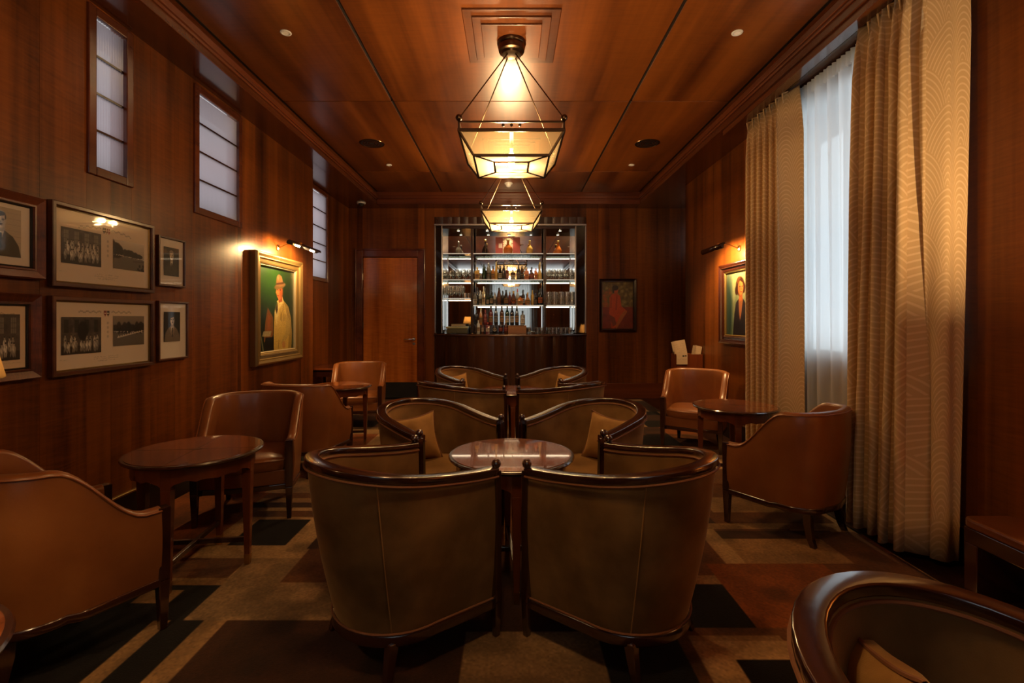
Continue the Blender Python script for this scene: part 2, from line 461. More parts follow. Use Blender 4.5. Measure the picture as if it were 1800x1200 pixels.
def pic_painter():
    a = canvas(480, 400, (.055, .12, .02)); x, y = coords(a)
    n = rng.normal(0, 1, (24, 20)); n = np.kron(n, np.ones((20, 20)))
    a *= (1 + .22*blur(n[..., None].astype(np.float32), 8))
    ell(a, .30, .95, .5, .45, (.12, .26, .02), 0, .8, .6); ell(a, .85, .55, .25, .6, (.04, .085, .02), 0, .7, .6)
    ell(a, .05, .1, .5, .4, (.03, .05, .02), 0, .8, .5)
    coat, coat2 = (.56, .46, .22), (.34, .27, .11)
    poly(a, [(.40,0),(.42,.25),(.44,.48),(.52,.60),(.68,.62),(.84,.54),(.92,.40),(.95,.20),(.93,0)], coat)
    poly(a, [(.70,.60),(.84,.54),(.92,.40),(.95,.2),(.93,0),(.82,0),(.86,.2),(.80,.42)], coat2, .55)
    poly(a, [(.44,.46),(.52,.60),(.60,.62),(.54,.45),(.50,.30)], (.62, .55, .34))
    poly(a, [(.50,.60),(.66,.66),(.70,.60),(.56,.50)], (.64, .56, .33)); poly(a, [(.46,.50),(.52,.59),(.53,.50),(.50,.44)], (.16, .12, .06))
    poly(a, [(.78,.44),(.90,.36),(.88,.20),(.72,.10),(.66,.06),(.62,.10),(.76,.22)], (.50, .42, .22))
    for k in range(10):
        cx, cy = random.uniform(.48,.88), random.uniform(.04,.52)
        poly(a, [(cx,cy),(cx+.02,cy+.10),(cx+.035,cy+.09),(cx+.02,cy-.02)], random.choice([(.44,.35,.15),(.62,.54,.30),(.30,.24,.10)]), .6)
    ell(a, .70, .07, .05, .045, (.52, .36, .20))
    poly(a, [(.16,.12),(.20,.36),(.26,.52),(.40,.40),(.40,.20),(.34,.14)], (.34, .20, .06)); poly(a, [(.24,.24),(.27,.46),(.33,.40),(.33,.26)], (.44, .22, .06), .7)
    for k in range(7): poly(a, [(.12+.03*k,.19),(.16+.03*k,.25),(.175+.03*k,.24),(.14+.03*k,.18)], (.48, .44, .32))
    poly(a, [(.0,.40),(.02,.40),(.17,0),(.14,0)], (.30, .30, .22)); poly(a, [(.18,0),(.20,.17),(.42,.17),(.42,0)], (.025,.03,.02))
    f = (.66, .36, .17)
    poly(a, [(.53,.68),(.64,.70),(.66,.60),(.56,.58)], (.50, .26, .12))
    ell(a, .575, .715, .085, .095, f); ell(a, .63, .71, .055, .08, (.44, .20, .09), 0, .7, .4); ell(a, .545, .70, .03, .03, (.74,.40,.22), 0, .6, .5)
    poly(a, [(.495,.745),(.47,.695),(.505,.69)], (.70, .38, .18))
    ell(a, .53, .735, .016, .008, (.12,.06,.03)); ell(a, .595, .738, .016, .008, (.12,.06,.03)); ell(a, .54, .665, .025, .007, (.42,.14,.08))
    ell(a, .59, .785, .165, .034, (.34, .25, .12), .22); poly(a, [(.475,.785),(.50,.895),(.56,.925),(.64,.905),(.70,.80),(.60,.775)], (.40, .28, .15))
    poly(a, [(.48,.79),(.70,.815),(.695,.84),(.485,.815)], (.24, .15, .07)); ell(a, .54, .88, .02, .03, (.60,.46,.28), .3, .5, .4)
    return speck(blur(a), .10, 2)
def pic_woman():
    a = canvas(420, 340, (.42, .44, .32)); x, y = coords(a)
    for k in range(60):
        cx, cy = random.random(), random.random()
        ell(a, cx, cy, .05, .13, random.choice([(.12,.22,.20),(.50,.52,.38),(.25,.33,.26),(.36,.34,.20)]), random.uniform(-.3,.3), .35, .5)
    ell(a, .08, .4, .20, .6, (.07, .15, .14), 0, .85, .35); ell(a, .62, .88, .32, .28, (.66,.64,.44), 0, .6, .6)
    s, s2 = (.075, .050, .060), (.13, .085, .09)
    poly(a, [(.30,0),(.36,.34),(.44,.52),(.56,.57),(.70,.57),(.86,.48),(.94,.26),(.96,0)], s)
    poly(a, [(.44,.50),(.54,.57),(.60,.36),(.58,.22),(.50,.30)], s2); poly(a, [(.72,.57),(.82,.49),(.70,.30),(.62,.22)], s2)
    poly(a, [(.54,.57),(.72,.57),(.66,.36),(.60,.24),(.56,.36)], (.50, .30, .17)); poly(a, [(.56,.66),(.70,.66),(.70,.54),(.56,.54)], (.58, .32, .16))
    ell(a, .60, .76, .175, .145, (.20, .10, .045)); ell(a, .46, .70, .07, .07, (.16,.08,.04)); ell(a, .75, .73, .06, .08, (.22,.11,.05)); ell(a, .55, .85, .08, .05, (.34,.19,.08), .3)
    f = (.78, .44, .22)
    ell(a, .625, .735, .105, .115, f); ell(a, .57, .72, .05, .09, (.56,.26,.12), 0, .6, .5)
    poly(a, [(.53,.80),(.60,.845),(.72,.80),(.70,.86),(.58,.87)], (.22,.11,.05))
    ell(a, .60, .752, .02, .008, (.10,.05,.03)); ell(a, .685, .752, .02, .008, (.10,.05,.03)); poly(a, [(.645,.745),(.67,.705),(.64,.70)], (.56,.26,.12)); ell(a, .645, .672, .03, .009, (.55,.10,.06))
    return speck(blur(a), .08, 2)
def pic_seated():
    a = canvas(420, 300, (.26, .22, .10))
    for k in range(160):
        cx, cy = random.random(), random.uniform(.42, 1)
        ell(a, cx, cy, .04, .03, (.42,.20,.06) if cx < .3 and cy < .85 else random.choice([(.20,.17,.08),(.32,.27,.13),(.14,.12,.06),(.40,.36,.22)]), random.random()*3, .5, .5)
    poly(a, [(0,0),(1,0),(1,.46),(0,.46)], (.30, .10, .06))
    for k in range(50): ell(a, random.random(), random.uniform(0,.45), .06, .03, random.choice([(.36,.14,.08),(.24,.08,.05),(.30,.14,.06)]), random.random()*3, .4, .5)
    b = (.46, .17, .03)
    poly(a, [(.24,.42),(.24,.66),(.32,.74),(.46,.76),(.58,.70),(.62,.48),(.80,.38),(.78,.33),(.52,.10),(.38,.0),(.30,.0),(.30,.18),(.22,.34)], b)
    poly(a, [(.42,.06),(.46,.0),(.80,.36),(.74,.40),(.60,.30)], (.42,.24,.10)); poly(a, [(.24,.30),(.40,.24),(.46,.10),(.34,.04),(.30,.16)], (.20,.08,.05), .7)
    poly(a, [(.42,.40),(.46,.72),(.50,.72),(.47,.40)], (.34,.10,.02), .7); poly(a, [(.26,.44),(.28,.68),(.31,.68),(.30,.44)], (.34,.12,.03), .7)
    ell(a, .44, .82, .075, .07, (.44,.20,.08)); ell(a, .42, .87, .10, .055, (.10,.08,.04)); ell(a, .36, .82, .03, .06, (.12,.09,.05)); poly(a, [(.42,.77),(.48,.77),(.49,.71),(.42,.71)], (.42,.17,.05))
    return speck(np.clip(blur(a, 2)*1.45, 0, .95), .12, 2)

# ------------------------------------------------------------------ room shell
D = 7.40; XL = -2.254; XR = 2.216; YR = -2.2
XA = -2.49; YA = 5.49                 # recess at the far end of the left wall
XN = 2.90; YN = 6.16                  # niche at the far end of the right wall
ZS = 2.906; ZC = 3.07                 # soffit and ceiling heights
SL, SR, SB = -1.98, 1.89, 7.108       # inner edges of the soffits

def wall(name, axis, at, out, u0, u1, z1, holes, breaks, mat=None, thick=0.12, panels=True, zpan=0.0, ext=(0, 0)):
    """axis 'X': plane x=at; 'Y': plane y=at; out = +1/-1 direction of the room; holes (u0,u1,z0,z1)"""
    mat = mat or M_wall
    us = sorted(set([u0, u1] + [h for H in holes for h in H[:2]]))
    zs = sorted(set([0.0, z1] + [h for H in holes for h in H[2:]]))
    def bx(mb, a, b, c, d, t0, t1):
        lo, hi = sorted((at + out*t0, at + out*t1))
        if axis == 'X': mb.box(lo, hi, a, b, c, d)
        else: mb.box(a, b, lo, hi, c, d)
    inh = lambda a, b, c, d: any(H[0]-1e-6 <= a and b <= H[1]+1e-6 and H[2]-1e-6 <= c and d <= H[3]+1e-6 for H in holes)
    m = MB()
    for a, b in zip(us[:-1], us[1:]):
        for c, d in zip(zs[:-1], zs[1:]):
            if not inh(a, b, c, d): bx(m, a-(ext[0] if a == u0 else 0), b+(ext[1] if b == u1 else 0), c, d, -thick, -0.012)
    W_ = struct(m.build(name, M_black))
    if panels:
        bs = sorted(set([u0, u1] + list(breaks) + [h for H in holes for h in H[:2]]))
        for a, b in zip(bs[:-1], bs[1:]):
            z = zpan; segs = []
            for H in sorted([H for H in holes if H[0] < b-1e-6 and H[1] > a+1e-6], key=lambda H: H[2]):
                if H[2] > z + .01: segs.append((z, H[2]))
                z = H[3]
            if z < z1 - .01: segs.append((z, z1))
            for c, d in segs:
                p = MB(); bx(p, a+.0005, b-.0005, c, d, -0.012, 0.0)
                p.build('veneer_panel', mat, W_)
    return W_

def steps(a, b, sizes):
    out_ = []; x = a; k = 0
    while x < b - .12:
        out_.append(x); x += sizes[k % len(sizes)]; k += 1
    return out_

W1 = (2.565, 2.870, 1.98, 2.89); W2 = (3.427, 4.030, 1.96, 2.88); W3 = (5.80, 6.56, 1.70, 2.895)
W4 = (2.46, 4.06, 0.92, 2.80); W5 = (6.45, 7.10, 2.15, 2.85); W6 = (-.75, .75, 0.80, 2.55)
wall('wall_left', 'X', XL, +1, YR, YA, ZS, [W1, W2], steps(YR, YA, [.36, .27, .41, .30, .22, .38]), ext=(.12, 0))
wall('wall_recess', 'X', XA, +1, YA, D, ZS, [W3], [6.75, 7.0], ext=(0, .12))
s = MB(); s.box(XA-.12, XL-.013, YA-.10, YA, 0, ZS); struct(s.build('wall_recess_return', M_wall))
wall('wall_right', 'X', XR, -1, YR, YN, ZS, [W4], steps(YR, YN, [.33, .28, .40, .25, .36]), ext=(.12, 0))
s = MB(); s.box(XR+.013, XN+.12, YN-.10, YN, 0, ZS); struct(s.build('wall_niche_return', M_wall))
wall('wall_niche', 'X', XN, -1, YN, D, ZS, [W5], [6.4, 6.8], ext=(0, .12))
NICHE = (-1.180, 1.145, 0.0, 2.775); DOORH = (-2.28, -1.427, 0.0, 2.157)
wall('wall_back', 'Y', D, -1, XA, XN, ZS, [NICHE, DOORH], [-2.44, -2.36, -1.33, 1.33, 1.50, 1.66, 1.90, 2.08, 2.24, 2.42, 2.6, -.8, -.4, 0, .4, .8], thick=0.10, ext=(.12, .12))
wall('wall_rear', 'Y', YR, +1, XL, XR, ZS, [W6], [-1.9, -1.5, 1.4, 1.8], ext=(.12, .12))
s = MB(); s.box(-2.42, -1.30, D+.102, D+.14, 0, 2.30); struct(s.build('light_block_door', M_black))  # unseen board added to stop daylight leaking round the door
s = MB(); s.box(-1.30, 1.27, D+.40, D+.46, 0, ZS); struct(s.build('light_block_bar', M_black))  # unseen backing added to shut daylight out behind the bar
for x in (-1.30, 1.22):
    s = MB(); s.box(x, x+.05, D+.08, D+.42, 0, ZS); struct(s.build('light_block_bar_side', M_black))  # side pieces of the same added light block
# soffits, fascias and ceiling panels
s = MB(); s.box(XA-.12, SL, YR-.12, D+.1, ZS, ZC+.012); struct(s.build('trim_1', M_soffit, bevel=.004))
s = MB(); s.box(SR, XN+.12, YR-.12, D+.1, ZS, ZC+.012); struct(s.build('trim_2', M_soffit, bevel=.004))
s = MB(); s.box(SL, SR, SB, D+.1, ZS, ZC+.012); struct(s.build('trim_3', M_trimx, bevel=.004))
s = MB()
s.box(SL, SL+.014, YR, SB, ZS+.052, ZS+.072); s.box(SL, SL+.026, YR, SB, ZS+.072, ZS+.118)
struct(s.build('trim_4', M_trim, bevel=.004))
s = MB()
s.box(SR-.014, SR, YR, SB, ZS+.052, ZS+.072); s.box(SR-.026, SR, YR, SB, ZS+.072, ZS+.118)
struct(s.build('trim_5', M_trim, bevel=.004))
s = MB()
s.box(SL+.026, SR-.026, SB-.014, SB, ZS+.052, ZS+.072); s.box(SL+.026, SR-.026, SB-.026, SB, ZS+.072, ZS+.118)
struct(s.build('trim_6', M_trimx, bevel=.004))
s = MB(); s.box(SL-.7, SR+1.2, YR-.15, D+.5, ZC+.012, ZC+.08); ceil = struct(s.build('ceiling', M_black))
xs = [SL+.030, -1.02, 1.02, SR-.030]; ys = [YR, .20, 2.17, 4.14, 6.11, SB-.030]
for i in range(3):
    for j in range(5):
        p = MB()
        p.box(xs[i]+(.012 if i else 0), xs[i+1]-(.012 if i < 2 else 0), ys[j]+.005, ys[j+1]-.005, ZC, ZC+.012)
        p.build('ceiling_panel', M_ceil, ceil, bevel=.002)
for j in range(1, 5):
    p = MB(); p.box(SL+.03, SR-.03, ys[j]-.004, ys[j]+.004, ZC+.004, ZC+.012); p.build('joint_strip', M_bronze, ceil)
for cy in (1.11, 3.20, 5.29):
    for h, z in ((.300, .012), (.245, .024), (.190, .036)):
        p = MB(); p.box(-h, h, cy-h, cy+h, ZC-z, ZC-z+.012); p.build('rose_panel', M_ceil, ceil, bevel=.003)
s = MB(); s.box(1.905, 1.985, 2.10, 4.36, 2.858, ZS); struct(s.build('trim_7', M_soffit, bevel=.003))
# base boards
def bboard(name, boxes, mat, strip=None):
    m = MB()
    for b in boxes: m.box(*b)
    o = struct(m.build(name, mat, bevel=.003))
    if strip:
        t = MB()
        for b in strip: t.box(*b)
        t.build('metal_strip', M_brass, o, bevel=.003)
bboard('baseboard_left', [(XL, XL+.014, YR, YA, 0, .185)], M_bboard, [(XL, XL+.020, YR, YA, .183, .195)])
bboard('baseboard_recess', [(XA, XA+.014, YA, D-.014, 0, .185)], M_bboard, [(XA, XA+.020, YA, D-.014, .185, .195)])
bboard('baseboard_right', [(XR-.014, XR, YR, YN, 0, .185)], M_bboard, [(XR-.020, XR, YR, YN, .185, .195)])
bboard('baseboard_back', [(1.16, XN, D-.018, D, 0, .235)], M_trimx)
bboard('baseboard_far', [(XA, -2.37, D-.018, D, 0, .235), (-1.345, -1.19, D-.018, D, 0, .235)], M_bboard)

# floor: dark boards at the edge and a patterned carpet
s = MB(); s.box(XA-.1, XN+.1, YR-.1, D+.6, -.06, 0); floor = struct(s.build('floor', wood('dark_floor_boards', (.030,.010,.005), (.010,.004,.002), 'Y', rough=.3, coat=.3, vary=.2)))
PX = 130; CX0, CX1, CY0, CY1 = -2.236, 1.95, -2.15, 7.25
cw, chh = int((CX1-CX0)*PX), int((CY1-CY0)*PX)
car = np.zeros((chh, cw, 3), np.float32)
TAN = (.56,.44,.30); TAN2 = (.48,.36,.23); BRN = (.33,.20,.105); DBR = (.20,.115,.065); BLK = (.05,.028,.02); ORG = (.42,.22,.085); GRY = (.46,.36,.25)
car[:] = BRN
def patch(x0, x1, y0, y1, c):
    i0, i1 = int((y0-CY0)*PX), int((y1-CY0)*PX); j0, j1 = int((x0-CX0)*PX), int((x1-CX0)*PX)
    car[max(i0,0):max(i1,0), max(j0,0):max(j1,0)] = c
random.seed(21)
y = CY0
while y < CY1:                         # the pattern's general run
    x = CX0; hh = random.choice([.22, .34, .48])
    while x < CX1:
        ww = random.choice([.22, .35, .5, .7])
        patch(x, x+ww, y, y+hh+random.choice([0, .12, .3]), random.choice([TAN, TAN2, BRN, BRN, DBR, ORG, GRY, BLK]))
        if random.random() < .5: patch(x, x+.07, y, y+hh, random.choice([TAN, TAN2, BRN]))
        x += ww
    y += hh
for x0, x1, y0, y1, c in [
    (-1.30,-.62,1.92,2.52,GRY), (-1.05,-.30,2.2,3.4,BRN), (-1.05,-.5,2.75,3.4,TAN2),
    (-2.24,-1.31,2.24,2.45,BRN), (-2.24,-1.62,2.45,3.4,ORG), (-1.62,-1.05,2.42,2.93,TAN), (-1.50,-1.19,2.56,2.89,BLK),
    (-1.66,-.95,2.93,3.02,BRN), (-1.66,-.75,3.02,3.08,TAN), (-1.66,-.75,3.08,3.16,DBR), (-1.66,-.75,3.16,3.24,TAN2), (-1.66,-.75,3.24,3.34,BRN), (-1.7,-.75,3.34,3.50,GRY),
    (-1.06,-.72,2.52,2.75,DBR), (-2.24,-1.30,2.18,2.24,TAN2), (-2.24,-1.30,1.92,2.18,BLK), (-1.60,-1.44,2.04,2.14,TAN2),
    (-2.24,-1.416,.2,1.92,BLK), (-1.416,-1.346,.2,1.92,TAN2), (-1.346,-1.215,.2,1.92,BLK), (-1.215,-1.125,.2,1.92,TAN2),
    (-1.125,-.168,.2,1.92,DBR), (-.168,.33,.2,1.855,GRY), (-.72,-.1,1.92,2.3,BRN), (-.1,.5,1.855,2.3,DBR),
    (.33,.62,.2,1.83,BLK), (.50,.95,1.875,2.184,BLK), (.62,1.75,1.83,1.875,BRN), (.62,.67,.2,1.83,BRN), (.67,1.75,.2,1.80,TAN), (.79,1.75,.2,1.70,BLK),
    (.40,.95,2.184,2.26,TAN2), (.50,1.06,2.26,2.80,BRN), (.95,1.52,1.875,2.372,ORG), (1.05,1.15,2.372,2.83,TAN), (1.15,1.68,2.372,2.64,TAN2),
    (1.15,1.80,2.64,2.735,DBR), (1.05,1.80,2.76,2.84,TAN2), (1.68,1.93,1.9,2.72,BRN), (1.52,1.68,1.875,2.372,BRN), (1.80,1.95,2.0,2.12,TAN),
    (.55,1.2,2.84,3.25,DBR), (1.2,1.9,2.84,3.3,BRN), (1.25,1.7,3.0,3.25,TAN2), (.6,.75,3.0,4.0,TAN2), (.75,1.4,3.4,3.9,ORG),
    (-2.0,-1.2,6.30,6.62,TAN2), (-1.55,-1.0,6.62,6.95,TAN), (-1.9,-1.0,6.0,6.3,BRN), (1.15,1.8,6.3,6.85,GRY), (.9,1.5,5.6,6.2,TAN2), (.75,1.25,4.6,5.3,TAN2), (1.0,1.4,5.0,5.6,BRN),
]: patch(x0, x1, y0, y1, c)
mott = np.kron(rng.normal(0, 1, (chh//14+1, cw//14+1, 1)), np.ones((14,14,1)))[:chh, :cw].astype(np.float32)
car *= 1 + .10*blur(mott, 10); car = speck(car, .07)
M_carpet, _t, _p = image_mat('carpet_pattern', car, rough=.95, Sheen_Weight=.08, Sheen_Roughness=.5, Specular_IOR_Level=.1)
nt = M_carpet.node_tree
n2 = nt.nodes.new('ShaderNodeTexNoise'); n2.inputs['Scale'].default_value = 260
tcn = nt.nodes.new('ShaderNodeTexCoord'); nt.links.new(tcn.outputs['Object'], n2.inputs['Vector'])
bn = nt.nodes.new('ShaderNodeBump'); bn.inputs['Strength'].default_value = .4; bn.inputs['Distance'].default_value = .004
nt.links.new(n2.outputs['Fac'], bn.inputs['Height']); nt.links.new(bn.outputs[0], _p.inputs['Normal'])
s = MB(); s.box(CX0, CX1, CY0, CY1, 0, .008)
uv = [((v[0]-CX0)/(CX1-CX0), (v[1]-CY0)/(CY1-CY0)) for v in s.v]
cp = tag(s.build('carpet', M_carpet, uvs=uv), 'brown, tan and black patchwork carpet covering the lounge floor', 'carpet')

# ------------------------------------------------------------------ windows
def ribbed(u0, u1, z0, z1, put, pitch=.012, amp=.0042):
    n = int((u1-u0)/pitch); rows = []
    for i in range(n*6+1):
        u = u0 + (u1-u0)*i/(n*6); d = amp*math.cos(2*PI*i/6)
        rows.append([put(u, d, z0), put(u, d, z1)])
    m = MB(); m.grid(rows); return m
def wood_window(name, x, W_, npane, pitch=.012, fw=.05):
    y0, y1, z0, z1 = W_
    r_ = struct(empty(name, (x, (y0+y1)/2, z0)))
    ox, oy, oz = r_.location
    L_ = lambda m: [setattr(m, 'v', [(a-ox, b-oy, c-oz) for a, b, c in m.v])][0]
    m = MB()
    m.box(x-.09, x+.014, y0, y0+fw, z0, z1); m.box(x-.09, x+.014, y1-fw, y1, z0, z1)
    m.box(x-.09, x+.014, y0+fw, y1-fw, z0, z0+fw); m.box(x-.09, x+.014, y0+fw, y1-fw, z1-fw, z1)
    L_(m); m.build('window_frame', M_trim, r_, bevel=.005)
    gz0, gz1 = z0+fw, z1-fw; h = (gz1-gz0)/npane
    for k in range(1, npane):
        m = MB(); m.box(x-.030, x-.004, y0+fw, y1-fw, gz0+k*h-.006, gz0+k*h+.006); L_(m); m.build('glazing_bar', M_dark, r_)
    for k in range(npane):
        m = ribbed(y0+fw, y1-fw, gz0+k*h+.004, gz0+(k+1)*h-.004, lambda u, d, z: (x-.014+d, u, z), pitch); L_(m); m.build('pane', M_reed, r_)
    return r_
wood_window('window_1', XL, W1, 4, .016); wood_window('window_2', XL, W2, 4, .016); wood_window('window_3', XA, W3, 5, .022)
def big_window(name, axis, at, out, u0, u1, z0, z1, mull):
    r_ = struct(empty(name))
    def bx(m, a, b, c, d, t0, t1):
        lo, hi = sorted((at + out*t0, at + out*t1))
        if axis == 'X': m.box(lo, hi, a, b, c, d)
        else: m.box(a, b, lo, hi, c, d)
    m = MB(); f = .06
    bx(m, u0, u0+f, z0, z1, -.10, 0); bx(m, u1-f, u1, z0, z1, -.10, 0); bx(m, u0+f, u1-f, z0, z0+f, -.10, .0); bx(m, u0+f, u1-f, z1-f, z1, -.10, 0)
    m.build('window_frame', M_white, r_, bevel=.004)
    for a in mull:
        m = MB(); bx(m, a-.02, a+.02, z0+f, z1-f, -.085, -.035); m.build('mullion', M_white, r_)
    us = [u0+f] + list(mull) + [u1-f]
    for a, b in zip(us[:-1], us[1:]):
        m = MB(); bx(m, a, b, z0+f, z1-f, -.062, -.058); m.build('pane', M_win, r_)
big_window('window_4', 'X', XR, -1, *W4, mull=[3.26])
big_window('window_5', 'X', XN, -1, *W5, mull=[])
big_window('window_6', 'Y', YR, +1, *W6, mull=[0.0])

# ------------------------------------------------------------------ door
dr = struct(empty('door_1', (-1.853, D, 0)))
def dbox(name, x0, x1, y0, y1, z0, z1, mat, bevel=.003, par=dr):
    m = MB(); m.box(x0+1.853, x1+1.853, y0, y1, z0, z1); return m.build(name, mat, par, bevel=bevel)
m = MB()
for x0, x1, z0, z1 in ((-2.365, -2.275, 0, 2.262), (-1.432, -1.342, 0, 2.262), (-2.275, -1.432, 2.162, 2.262)):
    m.box(x0+1.853, x1+1.853, -.026, .05, z0, z1); 
for x0, x1, z0, z1 in ((-2.385, -2.365, 0, 2.285), (-1.342, -1.322, 0, 2.285), (-2.365, -1.342, 2.262, 2.285)):
    m.box(x0+1.853, x1+1.853, -.040, 0, z0, z1)
m.build('door_frame', M_trim, dr, bevel=.005)
leaf = dbox('door_leaf', -2.268, -1.440, .0, .045, .245, 2.150, M_door)
dbox('kick_plate', -2.268, -1.440, -.004, .045, .01, .240, M_black)
for z in (.45, 1.12, 1.86):
    m = MB(); m.tube([(-2.270+1.853, -.006, z-.05), (-2.270+1.853, -.006, z+.05)], .008, 8); m.build('hinge', M_bronze, dr)
m = MB()
m.lathe([(.0001,0),(.026,0),(.026,.008),(.0001,.008)], 16); m.v = [(x, -z, y) for x, y, z in m.v]
m.tube([(0,-.006,0),(0,-.05,0),(-.02,-.058,0),(-.135,-.058,0)], .0095, 8)
m.v = [(x+.36, y, z+.905) for x, y, z in m.v]
m.build('door_handle', M_chrome, dr)
m = MB(); m.lathe([(.0001,0),(.022,0),(.022,.006),(.0001,.006)], 16); m.v = [(x+.36, -z, y+.835) for x, y, z in m.v]; m.build('lock_rose', M_steel, dr)

# ------------------------------------------------------------------ ceiling fittings
def downlight(x, y, label):
    t = thing('ceiling_light', label, 'light', (x, y, ZC), group='small ceiling spotlights')
    m = MB(); m.lathe([(.020,-.002),(.026,-.006),(.034,-.004),(.036,0),(.020,0)], 18); m.build('trim_ring', M_white, t)
    m = MB(); m.lathe([(.0001,-.003),(.020,-.003)], 14); m.build('lens', plain('spot_lens_off', (.75,.72,.68), .3), t)
downlight(-1.47, 3.15, 'small white round spotlight in the nearer ceiling panel on the left')
downlight(1.47, 3.15, 'small white round spotlight in the nearer ceiling panel on the right')
downlight(-1.48, 5.84, 'small white round spotlight in the farther ceiling panel on the left')
downlight(1.45, 5.84, 'small white round spotlight in the farther ceiling panel on the right')
for x, lab in ((-1.48, 'dark round ceiling air vent above the left side tables'), (1.44, 'dark round ceiling air vent on the window side')):
    t = thing('air_vent', lab, 'vent', (x, 5.13, ZC), group='round ceiling vents')
    m = MB(); m.lathe([(.118,0),(.130,0),(.128,-.003),(.122,-.004),(.114,-.003),(.112,0)], 32); m.build('vent_rim', M_bronze, t)
    m = MB(); m.lathe([(.0001,-.002),(.113,-.002)], 24); m.build('vent_back', M_black, t)
    for k in range(3):
        r0 = .030 + .028*k
        m = MB(); m.lathe([(r0,-.003),(r0+.006,-.005),(r0+.012,-.003)], 24); m.build('vent_ring', M_dark, t)
t = thing('smoke_detector', 'white domed smoke detector on the ceiling between the two hanging lamps', 'smoke detector', (-.04, 6.62, ZC))
m = MB(); m.lathe([(.0001,-.012),(.055,-.012),(.058,0),(.0001,0)], 20); m.build('base', M_white, t)
m = MB(); m.lathe([(.0001,-.055),(.02,-.053),(.034,-.040),(.042,-.012)], 20); m.build('sensor_dome', M_white, t)
t = thing('dome_camera', 'white rimmed dome camera under the soffit above the door', 'camera', (-2.19, 7.05, ZS))
m = MB(); m.lathe([(.0001,-.014),(.060,-.014),(.064,0),(.0001,0)], 20); m.build('base', M_white, t)
m = MB(); m.lathe([(.0001,-.055),(.022,-.050),(.036,-.036),(.042,-.014)], 20); m.build('dome', plain('smoked_dome', (.03,.03,.03), .1), t)

# ------------------------------------------------------------------ chandeliers
def make_chandelier(y, label, power=CHANDELIER_W):
    z0 = 2.21 - .0
    t = thing('chandelier', label, 'chandelier', (0, y, ZC-.036), group='square glazed pendant lamps')
    o = ZC - .036
    Z = lambda z: z - o
    m = MB(); m.lathe([(.0001,0),(.094,0),(.096,-.012),(.092,-.020),(.086,-.024),(.090,-.034),(.084,-.062),(.070,-.068),(.064,-.085),(.040,-.090),(.0001,-.090)], 32); m.build('canopy', M_bronze, t)
    w1, w2, w3 = .3215, .2385, .113
    zt, zr, zb = 2.342, 2.388, 2.210
    for sx in (-1, 1):
        for sy in (-1, 1):
            m = MB(); m.tube([(sx*.025, sy*.025, -.085), (sx*(w1-.012), sy*(w1-.012), Z(zr+.02))], .0042, 8); m.build('suspension_rod', M_bronze, t)
            m = MB(); m.ball((sx*(w1-.008), sy*(w1-.008), Z(zr+.018)), .021, 14, 8); m.frustum((sx*(w1-.008), sy*(w1-.008), Z(zt)), .006, (sx*(w1-.008), sy*(w1-.008), Z(zr+.004)), .006); m.build('corner_ball', M_bronze, t)
    def ring(m, w, z, a, hgt):
        m.box(-w, w, -w, -w+a, z-hgt, z); m.box(-w, w, w-a, w, z-hgt, z); m.box(-w, -w+a, -w+a, w-a, z-hgt, z); m.box(w-a, w, -w+a, w-a, z-hgt, z)
    m = MB(); ring(m, w1-.002, Z(zr), .010, .012); m.build('gallery_rail', M_bronze, t, bevel=.002)
    m = MB(); ring(m, w1, Z(zt), .014, .020); m.build('upper_frame', M_bronze, t, bevel=.002)
    m = MB(); ring(m, w2, Z(zb+.008), .014, .016); m.build('lower_frame', M_bronze, t, bevel=.002)
    m = MB(); ring(m, w3, Z(zb+.005), .010, .010); m.build('centre_frame', M_bronze, t)
    for sx in (-1, 1):
        for sy in (-1, 1):
            m = MB(); m.tube([(sx*(w1-.005), sy*(w1-.005), Z(zt-.008)), (sx*(w2-.004), sy*(w2-.004), Z(zb+.002))], .0085, 6); m.tube([(sx*(w2-.004), sy*(w2-.004), Z(zb)), (sx*w3, sy*w3, Z(zb))], .0062, 6)
            m.build('corner_bar', M_bronze, t)
    a, b, c = w1-.010, w2-.008, w3-.002
    for k in range(4):
        q = Matrix.Rotation(k*PI/2, 4, 'Z')
        m = MB(); m.add([q @ Vector(p) for p in ((-a,-a,Z(zt-.008)),(a,-a,Z(zt-.008)),(b,-b,Z(zb+.004)),(-b,-b,Z(zb+.004)))], [(0,1,2,3)]); m.build('side_pane', M_pane, t)
        m = MB(); m.add([q @ Vector(p) for p in ((-b,-b,Z(zb)),(b,-b,Z(zb)),(c,-c,Z(zb)),(-c,-c,Z(zb)))], [(0,1,2,3)]); m.build('bottom_pane', M_pane2, t)
        for kx in (-.05, 0, .05):
            m = MB(); m.ball((0,0,0), .0095, 10, 6); m.v = [tuple(q @ Vector((x+kx, y_-w1-.002, z+Z(zt+.016)))) for x, y_, z in m.v]; m.build('rail_knob', M_bronze, t)
    m = MB(); m.add([(-c,-c,Z(zb)),(c,-c,Z(zb)),(c,c,Z(zb)),(-c,c,Z(zb))], [(0,1,2,3)]); m.build('centre_pane', M_pane, t)
    m = MB(); m.box(-.012, .012, -w1+.01, w1-.01, Z(zt-.010), Z(zt)); m.build('lamp_bar', M_bronze, t)
    for k, yy in enumerate((-.075, 0, .075)):
        h = MB(); h.lathe([(.0001,0),(.013,0),(.013,-.03),(.0001,-.03)], 12, 0, yy, Z(zt-.008)); hb = h.build('lamp_holder', M_brass, t)
        m = MB(); m.tube([(0, yy, Z(zt-.035)), (0, yy, Z(zt-.066))], .008, 8); m.ball((0, yy, Z(zt-.086)), .022, 12, 8, 1.2); m.build('bulb', M_bulb, hb)
        light('chandelier_glow', 'POINT', (.055 if k % 2 else -.055, yy, Z(zt-.075)), power/3, WARM, .03, t)
    return t
